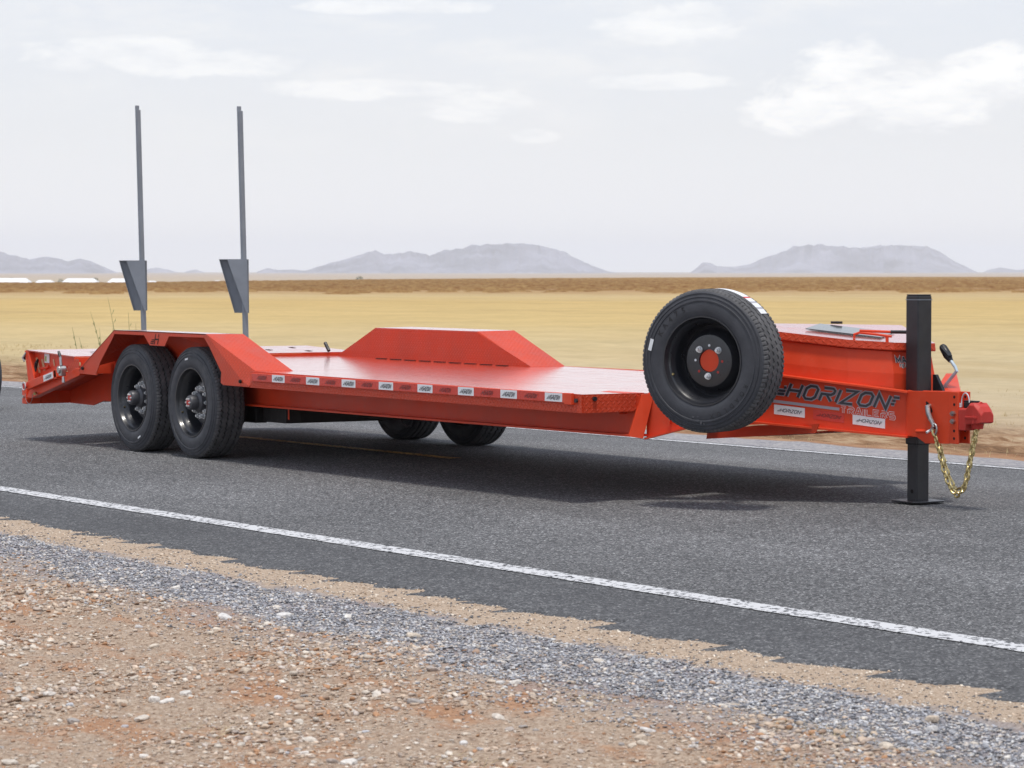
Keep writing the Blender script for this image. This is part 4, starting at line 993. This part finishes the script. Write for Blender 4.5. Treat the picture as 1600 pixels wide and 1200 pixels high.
def make_wheel(name, center, rz_=0.0, hub=True, spin=0.0, spare=False):
    rim = rim_mesh(.088 if hub else .078).build(name, M['rim'], tr, org=center, local=True, smooth=True, sharp=30)
    rim.rotation_euler = (0, 0, rz_)
    ty_ = tyre_mesh().build('tyre', [M['rubber'], M['tread'], M['letter']], rim, local=True, smooth=True, sharp=28); ty_.location = (0, 0, 0); ty_.rotation_euler = (0, spin, 0)
    hw = WT/2
    if hub:
        a, b_ = hub_meshes(); h_ = a.build('hub', M['hubgrey'], rim, local=True, smooth=True); h_.location = (0, -hw+.122, 0)
        c_ = b_.build('hub_cap', M['dred'], rim, local=True, smooth=True); c_.location = (0, -hw+.134, 0)
        for k in range(6):
            a_ = k*math.pi/3; s_ = nut_mesh(.006, .010).build('cap_screw', M['chrome'], rim, local=True); s_.location = (.026*math.cos(a_), -hw+.134-.158, .026*math.sin(a_))
        nm = None
        for k in range(10):
            a_ = k*math.pi/5+spin
            if nm is None: s_ = nut_mesh(.0165, .033).build('lug_nut', M['chrome'], rim, local=True); nm = s_.data
            else: s_ = link(bpy.data.objects.new('lug_nut', nm), rim, ORG[rim])
            s_.location = (.100*math.cos(a_), -hw+.088-.004, .100*math.sin(a_))
    else:
        dk = MB().tube([(0, 0, 0), (0, .012, 0)], .0585, 40).build('mount_plate', Rr, rim, local=True, smooth=True); dk.location = (0, -hw+.078+.004, 0)
        for k in range(8):
            a_ = k*math.pi/4-.03
            p_ = (.0830*math.cos(a_), -hw+.078-.004, .0830*math.sin(a_))
            if k in (1, 3, 6):
                s_ = nut_mesh(.0150, .030).build('lug_nut', M['chrome'], rim, local=True); s_.location = p_
            else:
                s_ = MB().tube([(0, 0, 0), (0, -.0012, 0)], .0070, 14).build('bolt_hole', M['white'] if k in (2, 4) else M['dred'], rim, local=True); s_.location = p_
    v_ = MB().tube([(0, 0, 0), (0, -.012, 0)], .006, 8).build('valve', M['gold'], rim, local=True); v_.location = (.212*math.cos(3.5), -hw+.04, .212*math.sin(3.5))
    return rim, ty_
AX = (-17.735, -18.665); ZC = .075+RT-.006
for i, x in enumerate(AX):
    r_, t_ = make_wheel('wheel', (x, YN+.035+WT/2, ZC), 0, True, .37*i)
    hw = WT/2
    a_ = (1.75, -1.15)[i]
    s_ = MB().box(-.022, .022, -.0012, 0, -.006, .006).build('tyre_mark', M['white'], r_, local=True); s_.location = (.305*math.cos(a_), -hw-.0075, .305*math.sin(a_)); s_.rotation_euler = (0, -a_+math.pi/2, 0)
    letters(r_, 'ROADLUX', .296, (-2.1, 1.2)[i], .115, .030, -hw-.0070)
for i, x in enumerate(AX):
    r_, t_ = make_wheel('wheel', (x-.02, 11.238+WT/2, ZC+.012), math.pi, True, .2+.5*i)
# spare
sa = R(22.5); c0 = Vector((-12.175, 9.240, .880)); nrm_s = Vector((math.sin(sa), -math.cos(sa), 0))
sp, spt = make_wheel('spare_wheel', c0-nrm_s*(WT/2), sa, False, .1, True)
sp['label'] = 'spare wheel bolted upright on the tongue'
letters(sp, 'KA475', .292, 2.62, .165, .046, -WT/2-.0078)
letters(sp, 'ROADLUX', .300, -.45, .150, .036, -WT/2-.0070)
s_ = MB().box(-.032, .032, -.0012, 0, -.0105, .0105).build('tyre_mark', M['white'], sp, local=True); s_.location = (.325*math.cos(2.88), -WT/2-.0085, .325*math.sin(2.88)); s_.rotation_euler = (0, -2.88+math.pi/2, 0)
# paper label wrapped over the top of the tread
q = MB(); n = 26
for k in range(n+1):
    a_ = R(103)-R(62)*k/n; rr_ = RT+.0022
    q.v += [(rr_*math.cos(a_), .004, rr_*math.sin(a_)), (rr_*math.cos(a_), .072, rr_*math.sin(a_))]
for k in range(n): q.f.append((2*k, 2*k+1, 2*k+3, 2*k+2)); q.m.append(1 if k in (20, 23) else (2 if k == 17 else 0))
q.build('tyre_label', [M['white'], M['inkg'], M['redtape']], sp, local=True, fixn=False).location = (0, 0, 0)
# chalk scuffs on spare sidewall
for (dx_, dz_, r1) in ((-.020, -.318, .009), (-.05, -.300, .008), (-.035, -.318, .006), (.0, -.330, .010), (-.065, -.312, .006), (.018, -.336, .006), (-.02, -.298, .006)):
    a_ = MB().tube([(0, 0, 0), (0, -.0006, 0)], r1, 9).build('chalk_mark', M['hubgrey'], sp, local=True); a_.location = (dx_, -WT/2-.0078, dz_); a_.rotation_euler = (0, random.random()*3, 0); a_.scale = (1, 1, .6)
# spare carrier
ca_ = c0-nrm_s*(WT/2); 
MB().tube([ca_-nrm_s*.0, ca_-nrm_s*.36], .05, 14).build('spare_carrier', Rr, tr)
MB().box(ca_.x-.20, ca_.x-.12, ca_.y+.30, ca_.y+.38, .70, .93).build('carrier_post', Rr, tr)
# --- axles and black undercarriage
for x in AX:
    ax_ = MB().tube([(x, 9.2, ZC-.02), (x, 11.25, ZC-.02)], .062, 16).build('axle', M['frameblack'], tr, smooth=True)
    for yy in (9.42, 10.98):
        MB().box(x-.06, x+.28, yy-.05, yy+.05, .315, .44).build('suspension_arm', M['frameblack'], ax_, bevel=.01)
    MB().tube([(x, 9.33, ZC-.02), (x, 9.37, ZC-.02)], .17, 24).build('brake_drum', M['frameblack'], ax_, smooth=True)
MB().box(-17.24, -17.10, 9.44, 11.0, .325, .44).build('torque_member', M['frameblack'], tr, bevel=.01)
MB().slab([(-17.35, 9.37, .33), (-17.02, 9.37, .33), (-17.02, 9.37, .44), (-17.35, 9.37, .44)], (0, .12, 0)).build('hanger', M['frameblack'], tr, bevel=.008)
MB().tube([(-16.96, 9.36, .44), (-16.96, 9.36, .36)], .006, 6).build('drain_pipe', Rr, tr)
MB().tube([(-15.60+.0, 9.42, .44), (-15.57, 9.42, .395), (-15.52, 9.42, .375), (-15.46, 9.42, .385), (-15.42, 9.42, .44)], .006, 6).build('hanging_wire', M['blackplastic'], tr, smooth=True)
MB().box(-19.0, -17.0, 9.40, 9.46, .44, .60).build('sub_frame', Rr, tr); MB().box(-19.0, -17.0, 11.02, 11.08, .44, .60).build('sub_frame', Rr, tr)

# --- fenders
def fender(m_):
    if not m_:
        Y = lambda y: y; yo, yi = YN, 9.27; sg = 1; zt, zbF, zbR, low_ = .940, .700, .712, 0
    else: yo, yi = YF+.01, 11.19; sg = -1
    zo = 0 if not m_ else -.002
    xt0, xt1 = (-18.892, -17.442); xb0, xb1 = (-19.50, -16.80)
    th = .006
    def plate(name, P4, parent=None, mt=D_, off=(0, 0, -th)):
        return MB().slab(P4, off).build(name, mt, parent or tr, uv=True)
    fz = .940+zo
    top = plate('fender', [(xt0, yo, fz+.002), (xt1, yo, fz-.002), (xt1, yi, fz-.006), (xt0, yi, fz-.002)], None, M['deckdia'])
    zr = .640; zf = .628
    # sloping plates
    if not m_:
        plate('front_slope', [(xt1+.001, yo, fz-.002), (xb1-.105, yo, .627), (xb1+.018, yo+.075, .700), (xb1+.055, yi, .701), (xt1+.001, yi, fz-.006)][:1]+[(xb1+.018, yo+.03, .702), (xb1+.055, yi, .700), (xt1+.001, yi, fz-.006)], top)
        MB().add([(xt1+.001, yo-.0005, fz-.003), (xb1-.105, yo-.0005, .624), (xb1-.012, yo-.0005, .6), (xb1+.018, yo+.03, .702)], [(0, 1, 3), (1, 2, 3)]).build('slope_flange', D_, top, uv=True, fixn=False)
    else:
        plate('front_slope', [(xt1+.001, yo, fz-.002), (xb1+.018, yo, .69), (xb1+.055, yi, .692), (xt1+.001, yi, fz-.006)], top)
    plate('rear_slope', [(xt0-.001, yo, fz+.002), (xt0-.001, yi, fz-.002), (xb0, yi, .70), (xb0, yo, .63)], top)
    # inner wall
    MB().slab([(xb0, yi, .61), (xb0, yi, .70), (xt0, yi, fz-.008), (xt1, yi, fz-.012), (xb1+.05, yi, .70), (xb1+.05, yi, .61)], (0, .006*sg, 0)).build('inner_wall', D_ if m_ else Rr, top, uv=True)
    ysk = yo
    # side skirt: front, top band with badge plate, rear
    front = [(xt1-.026, .912), (xt1, fz-.002), (xb1-.105, .627), (xb1-.004, .594), (-17.19, .596), (-17.225, .612), (-17.215, .68), (-17.40, .86)]
    rear = [(xt0+.006, .913), (xt0, fz+.001), (xb0+.004, .640), (xb0+.008, .608), (-19.185, .605), (-19.20, .615), (-19.125, .705), (-18.93, .87)]
    band = [(xt0+.0, fz+.0015), (xt0+.0065, .9135), (-18.398, .912), (-18.306, .842), (-18.073, .841), (-18.004, .911), (xt1-.0255, .9115), (xt1-.0, fz-.0025)]
    for nm, pl_ in (('side_skirt', front), ('side_skirt', rear), ('badge_band', band)):
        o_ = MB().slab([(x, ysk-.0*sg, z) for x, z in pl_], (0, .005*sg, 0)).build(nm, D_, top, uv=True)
    # cut-out badge: letter with speed bars
    q = MB(); pb_ = placer((-18.235, yo-.0012*sg, .853), (1, 0, 0), (0, 0, 1), (0, -sg, 0)); ph_ = lambda a, b_, d: pb_(a*1.25, b_*1.12, d)
    if not m_:
        for pts in ([(.0, -.002), (.022, .062)], [(.042, -.002), (.058, .036)], [(.012, .030), (.056, .030)], [(.058, .044), (.064, .062)], [(.010+.008, .030), (.03, .030)]):
            stroke(q, pts, .0085, ph_, 0, .0003*len(q.f))
        for k, (a, b_) in enumerate(((-.045, .004), (-.038, .012), (-.025, .018))): stroke(q, [(a, .004+.011*k), (b_-.012, .004+.011*k)], .0065, ph_, 0, .0003*len(q.f))
        q.build('badge_cutout', M['hole'], top, fixn=False)
        for c_ in ((-16.93, .628), (-19.42, .648)): MB().tube([(c_[0], yo, c_[1]), (c_[0], yo-.014, c_[1])], .012, 8).build('bolt', M['hole'], top)
    # gussets inside under the top
    for a, b_ in ((-18.0, -17.72), (-17.44, -17.72)):
        MB().slab([(a, yo+.03*sg, fz-.01), (b_, yi-.02*sg, .80), (b_, yi-.02*sg, fz-.01)], (.006, 0, 0)).build('gusset', Rr, top)
    MB().slab([(-18.05, yi-.03*sg, .80), (-17.40, yi-.03*sg, .80), (-17.40, yi-.01*sg, .86), (-18.05, yi-.01*sg, .86)], (0, 0, .006)).build('stiffener', Rr, top)
    return top
fender(0); fender(1)

# --- beavertail and folded ramps at the rear
MB().box(-19.60, -19.588, 9.04, 11.44, .60, .708).build('deck_end_plate', Rr, tr)
for m_, yo, yi, sg in ((0, YN, 9.35, 1), (1, YF, 11.12, -1)):
    o_ = MB().slab([(-20.46, yo, .395), (-20.36, yo, .393), (-19.49, yo, .594), (-19.49, yo, .645), (-19.56, yo, .645), (-19.62, yo, .625), (-20.40, yo, .455)], (0, .06*sg, 0)).build('beavertail_rail', Rr, tr, bevel=.003)
    MB().box(-20.545, -20.462, min(yo, yo+.12*sg), max(yo, yo+.12*sg), .344, .462).build('rear_bumper_end', Rr, o_, bevel=.004)
    MB().tube([(-20.505, yo-.0, .40), (-20.505, yo-.012*sg, .40)], .012, 10).build('side_marker', M['steel'], o_)
    MB().slab([(-20.46, yi, .344), (-20.05, yi, .340), (-19.85, yi, .383), (-19.3, yi, .383), (-19.0, yi, .43), (-19.0, yi, .66), (-19.58, yi, .66), (-20.46, yi, .44)], (0, .012*sg, 0)).build('beavertail_web', Rr, o_)
    # diamond covered corner over the rail
    MB().slab([(-19.505, yo+.003*sg, .645), (-19.505, yo+.003*sg, .715), (-19.56, yo+.003*sg, .715), (-19.72, yo+.003*sg, .640), (-19.70, yo+.003*sg, .61), (-19.505, yo+.003*sg, .645-.01)], (0, .004*sg, 0)).build('corner_plate', D_, o_, uv=True)
MB().hexa([(-20.55, 9.105, .344), (-20.47, 9.105, .344), (-20.47, 11.375, .344), (-20.55, 11.375, .344)], [(-20.55, 9.105, .44), (-20.47, 9.105, .46), (-20.47, 11.375, .46), (-20.55, 11.375, .44)]).build('rear_bumper', Rr, tr, bevel=.004)
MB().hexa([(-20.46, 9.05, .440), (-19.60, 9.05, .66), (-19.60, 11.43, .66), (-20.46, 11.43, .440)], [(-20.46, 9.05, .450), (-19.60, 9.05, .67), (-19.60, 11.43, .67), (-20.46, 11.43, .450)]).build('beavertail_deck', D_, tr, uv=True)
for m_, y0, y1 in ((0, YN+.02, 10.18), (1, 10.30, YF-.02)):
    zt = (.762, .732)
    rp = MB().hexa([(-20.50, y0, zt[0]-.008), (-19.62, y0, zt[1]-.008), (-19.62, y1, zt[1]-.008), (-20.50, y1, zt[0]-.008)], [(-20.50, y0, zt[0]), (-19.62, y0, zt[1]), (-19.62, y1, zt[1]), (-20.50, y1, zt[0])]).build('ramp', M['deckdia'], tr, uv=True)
    MB().box(-19.625, -19.617, y0, y1, zt[1]-.045, zt[1]-.009).build('ramp_front_lip', Rr, rp)
    for k in range(2):
        yy = (y0+.05, y1-.05)[k]
        s_ = 1 if (k == 0) else -1
        MB().slab([(-20.46, yy, .475), (-19.70, yy, .66), (-19.63, yy, .715), (-20.47, yy, .752)], (0, .008*s_, 0)).build('ramp_side_panel', Rr, rp)
    yy = y0
    MB().slab([(-20.505, yy, .758), (-20.47, yy, .757), (-20.33, yy, .50), (-20.40, yy, .485), (-20.44, yy, .485)], (0, .05, 0)).build('ramp_end_post', Rr, rp, bevel=.003)
    MB().slab([(-20.53, yy-.002, .755), (-20.50, yy-.002, .757), (-20.43, yy-.002, .485), (-20.455, yy-.002, .47)], (0, .3, 0)).build('ramp_end_plate', Rr, rp)
    for xx in (-20.1, -19.9): MB().box(xx, xx+.09, y0+.35, y0+.37, .7525, .7535).build('ramp_slot', M['hole'], rp)
    if m_:
        for (xx, yq) in ((-20.2, 10.55), (-20.05, 10.85), (-19.85, 11.1), (-20.3, 11.2)):
            zq = zt[0]+(zt[1]-zt[0])*(xx+20.5)/.88
            MB().box(xx, xx+.07, yq, yq+.035, zq+.0005, zq+.002).build('ramp_slot', M['hole'], rp)
    else:
        # pale strips coloured like the bright field seen through slots, latch, sticker
        for x0, z0, x1, z1, w_ in ((-20.435, .700, -20.375, .585, .034), (-20.330, .690, -20.285, .605, .034), (-20.115, .695, -20.095, .645, .022)):
            MB().slab([(x0, yy+.046, z0), (x0+w_, yy+.046, z0+.006), (x1+w_, yy+.046, z1+.004), (x1, yy+.046, z1)], (0, .002, 0)).build('pale_strip', M['tan'], rp)
        st_ = MB().box(-20.265, -20.175, yy+.045, yy+.047, .668, .738).build('info_sticker', M['white'], rp)
        MB().box(-20.255, -20.225, yy+.0435, yy+.0447, .678, .718).build('sticker_print', M['green'], rp)
        MB().tube([(-20.35, yy+.03, .69), (-20.34, yy+.01, .66), (-20.35, yy+.01, .63), (-20.33, yy+.0, .60)], [.008, .014, .012, .006], 8).build('latch_spring', M['hole'], rp, smooth=True)
        MB().tube([(-20.33, yy+.035, .622), (-20.2, yy+.03, .63), (-20.16, yy+.035, .645)], .009, 8).build('pull_rod', Rr, rp, smooth=True)
        MB().tube([(-19.98, yy+.03, .598), (-19.90, yy+.02, .632), (-19.80, yy+.02, .642)], .010, 8).build('handle_bar', Rr, rp, smooth=True)
        MB().slab([(-19.98, yy+.02, .585), (-19.80, yy+.02, .598), (-19.80, yy+.02, .61), (-19.98, yy+.02, .605)], (0, .02, 0)).build('bracket', Rr, rp)
# lift arm along the near rail, with sticker, pin and ratchet
A_ = Vector((-20.36, YN-.045, .487)); B2 = Vector((-19.80, YN-.045, .602)); u_ = (B2-A_).normalized(); v_ = Vector((-u_.z, 0, u_.x))
ar = MB().slab([A_-v_*.030, B2-v_*.030, B2+v_*.030, A_+v_*.030], (0, .04, 0)).build('lift_arm', Rr, tr, bevel=.004)
c_ = A_+u_*.33
MB().slab([c_-v_*.024, c_+u_*.175-v_*.024, c_+u_*.175+v_*.024, c_+v_*.024], (0, -.0015, 0)).build('reflector_sticker', M['white'], ar)
q = MB(); horizon_logo(q, placer(c_+u_*.02-v_*.012, u_, v_, (0, -1, 0)), .022, .13, 0, .002, None, .17); q.build('sticker_lettering', M['inkd'], ar, fixn=False)
MB().slab([A_+u_*.52-v_*.038, A_+u_*.56-v_*.038, A_+u_*.56+v_*.036, A_+u_*.52+v_*.036], (0, .05, 0)).build('arm_collar', Rr, ar, bevel=.003)
MB().tube([A_+Vector((0.0, -.003, 0)), A_+Vector((0, -.022, 0))], .021, 12).build('pivot_pin', M['dred'], ar)
MB().tube([A_+Vector((.030*math.cos(a), -.020, .030*math.sin(a))) for a in np.linspace(0, 2*math.pi, 18)[:-1]], .0045, 6, closed=True).build('pin_ring', M['chrome'], ar, smooth=True)
MB().tube([A_+Vector((-.045+.07*(1+math.cos(a)), .01, -.06+.075*math.sin(a))) for a in np.linspace(math.pi, 2*math.pi, 14)], .002, 5).build('lanyard', M['steel'], ar, smooth=True)
MB().tube([(-20.26, YN-.01, .437), (-20.24, YN-.03, .43)], .012, 8).build('grease_nipple', M['gold'], ar)
rt_ = MB(); rc = Vector((-19.675, YN-.06, .632))
rt_.tube([rc+Vector((0, .03, 0)), rc+Vector((0, -.03, 0))], [.030, .028], 12); rt_.box(rc.x-.015, rc.x+.035, rc.y-.02, rc.y+.02, rc.z-.045, rc.z+.01)
rto = rt_.build('ratchet', M['steel'], tr, bevel=.004)
MB().tube([rc+Vector((-.005, 0, .03)), rc+Vector((-.02, 0, .08)), rc+Vector((-.022, 0, .10))], [.012, .010, .008], 8).build('ratchet_arm', M['steel'], rto, smooth=True)
MB().tube([rc+Vector((-.022, 0, .095)), rc+Vector((-.036, 0, .115)), rc+Vector((-.052, 0, .135))], [.011, .012, .010], 8).build('ratchet_grip', M['blackplastic'], rto, smooth=True)
MB().tube([rc+Vector((.03, 0, -.05)), rc+Vector((.035, 0, -.095))], [.010, .014], 8).build('ratchet_bolt', M['steel'], rto, smooth=True)
MB().tube([(-20.56, YN+.03, .70), (-20.52, YN+.03, .70)], .016, 10).build('latch_knob', M['hole'], tr)
MB().tube([(-20.505, YN+.02, .742), (-20.53, YN+.0, .70), (-20.515, YN+.01, .672)], .008, 8).build('latch_hook', M['steel'], tr, smooth=True)
# lock lever in front of far fender's rear foot
MB().tube([(-19.60, 11.18, DZ(-19.6)+.028), (-19.66, 11.18, DZ(-19.6)+.09)], .014, 8).build('lock_lever', M['blackplastic'], tr, smooth=True)

# ------------------------------------------------------------------ grey posts behind the trailer
def post(x, y, ztop, zb0, zb1, label):
    z0 = -.10; root = empty('steel_post', (x, y, z0)); tag(root, label, 'post', 'grey steel posts with brackets behind the trailer')
    ln = -.022
    def X(z): return x+ln*(z-1.0)*.55
    def Yy(z): return y+ln*(z-1.0)*.85
    def tubebox(za, zb, hw_):
        q = MB(); q.hexa([(X(za)-hw_, Yy(za)-hw_, za), (X(za)+hw_, Yy(za)-hw_, za), (X(za)+hw_, Yy(za)+hw_, za), (X(za)-hw_, Yy(za)+hw_, za)], [(X(zb)-hw_, Yy(zb)-hw_, zb), (X(zb)+hw_, Yy(zb)-hw_, zb), (X(zb)+hw_, Yy(zb)+hw_, zb), (X(zb)-hw_, Yy(zb)+hw_, zb)]); return q
    tubebox(z0, ztop-.05, .0245).build('tube', M['galv'], root, bevel=.004)
    q = MB(); q.box(X(ztop)-.031, X(ztop)-.005, Yy(ztop)-.02, Yy(ztop)+.02, ztop-.051, ztop+.0); q.build('top_tab', M['galv'], root)
    MB().box(X(z0)-.10, X(z0)+.10, Yy(z0)-.10, Yy(z0)+.10, z0, z0+.012).build('base_plate', M['galv'], root)
    # triangular bracket: two sheets joined by a sloping plate
    h = Rv; fx = Vector((X(zb1), Yy(zb1), 0)); f0 = Vector((X(zb0), Yy(zb0), 0)); nrm = Vector((-.835, .55, 0)).normalized()*-1
    q1 = Vector((1, 0, 0))
    rt0 = f0+h*.035; rt1 = fx+h*.045; lf1 = fx-h*.275; lf0 = f0-h*.12
    fr = lambda v, z, d: (v.x+nrm.x*d, v.y+nrm.y*d, z)
    # back sheet and front sheet
    MB().slab([fr(fx-h*.175, zb1, .05), fr(rt1, zb1, .05), fr(rt0, zb0, .05), fr(f0+h*.02, zb0, .05)], nrm*.006).build('bracket_face', M['galv'], root)
    MB().slab([fr(lf1, zb1-.0, -.09), fr(rt1, zb1, -.09), fr(rt0, zb0, -.09), fr(lf0, zb0, -.09)], nrm*.006).build('bracket_back', M['galv'], root)
    MB().slab([fr(lf1, zb1, -.084), fr(lf0, zb0, -.084), fr(f0+h*.02, zb0, .049), fr(fx-h*.175, zb1, .049)], h*.006).build('bracket_slope', M['galv'], root) if 0 else None
    MB().slab([fr(lf1, zb1-.006, -.083), fr(lf1, zb1, -.083), fr(rt1, zb1, .049), fr(fx-h*.175, zb1, .049)][:1]+[fr(rt1, zb1-.006, -.083), fr(rt1, zb1-.006, .049), fr(fx-h*.175, zb1-.006, .049)], (0, 0, .006)).build('bracket_top', M['galv'], root)
    # outer lip
    MB().slab([fr(lf1, zb1, -.083), fr(lf1, zb1, -.055), fr(lf0, zb0, -.055), fr(lf0, zb0, -.083)], h*.006).build('bracket_lip', M['galv'], root)
post(-29.93, 14.6, 3.30, .93, 1.511, 'left grey steel post with triangular bracket, standing behind the flat fender top')
post(-27.43, 14.6, 3.168, .93, 1.514, 'right grey steel post with triangular bracket, standing behind the sloping front of the fender')
# ------------------------------------------------------------------ vehicle cut by the left edge
d_ = Vector((-24.591, 8.85, 0))
pv_ = empty('parked_vehicle', (d_.x, d_.y, .05)); tag(pv_, 'black rear end of a vehicle cut off by the left edge of the photo', 'vehicle')
xx, yy = d_.x, d_.y
MB().box(xx-2.2, xx+.10, yy-.05, yy+1.65, .46, .54).build('chassis', B_, pv_, bevel=.02)
MB().box(xx-2.2, xx-.02, yy-.0, yy+1.6, .54, .57).build('load_bed', B_, pv_, bevel=.01)
for (wx, wy) in ((-.19, -.03), (-.19, 1.55), (-1.1, -.03), (-1.1, 1.55)):
    o_ = MB().lathe([(.19, -.09), (.24, -.10), (.33, -.09), (.345, -.06), (.345, .06), (.33, .09), (.24, .10), (.19, .09)], 40).build('wheel', M['rubber'], pv_, org=(xx+wx, yy+wy, .41), local=True, smooth=True)
    MB().lathe([(.0001, -.04), (.12, -.05), (.19, -.09), (.19, .09), (.0001, .03)], 30).build('rim', M['rim'], o_, local=True, smooth=True).location = (0, 0, 0)
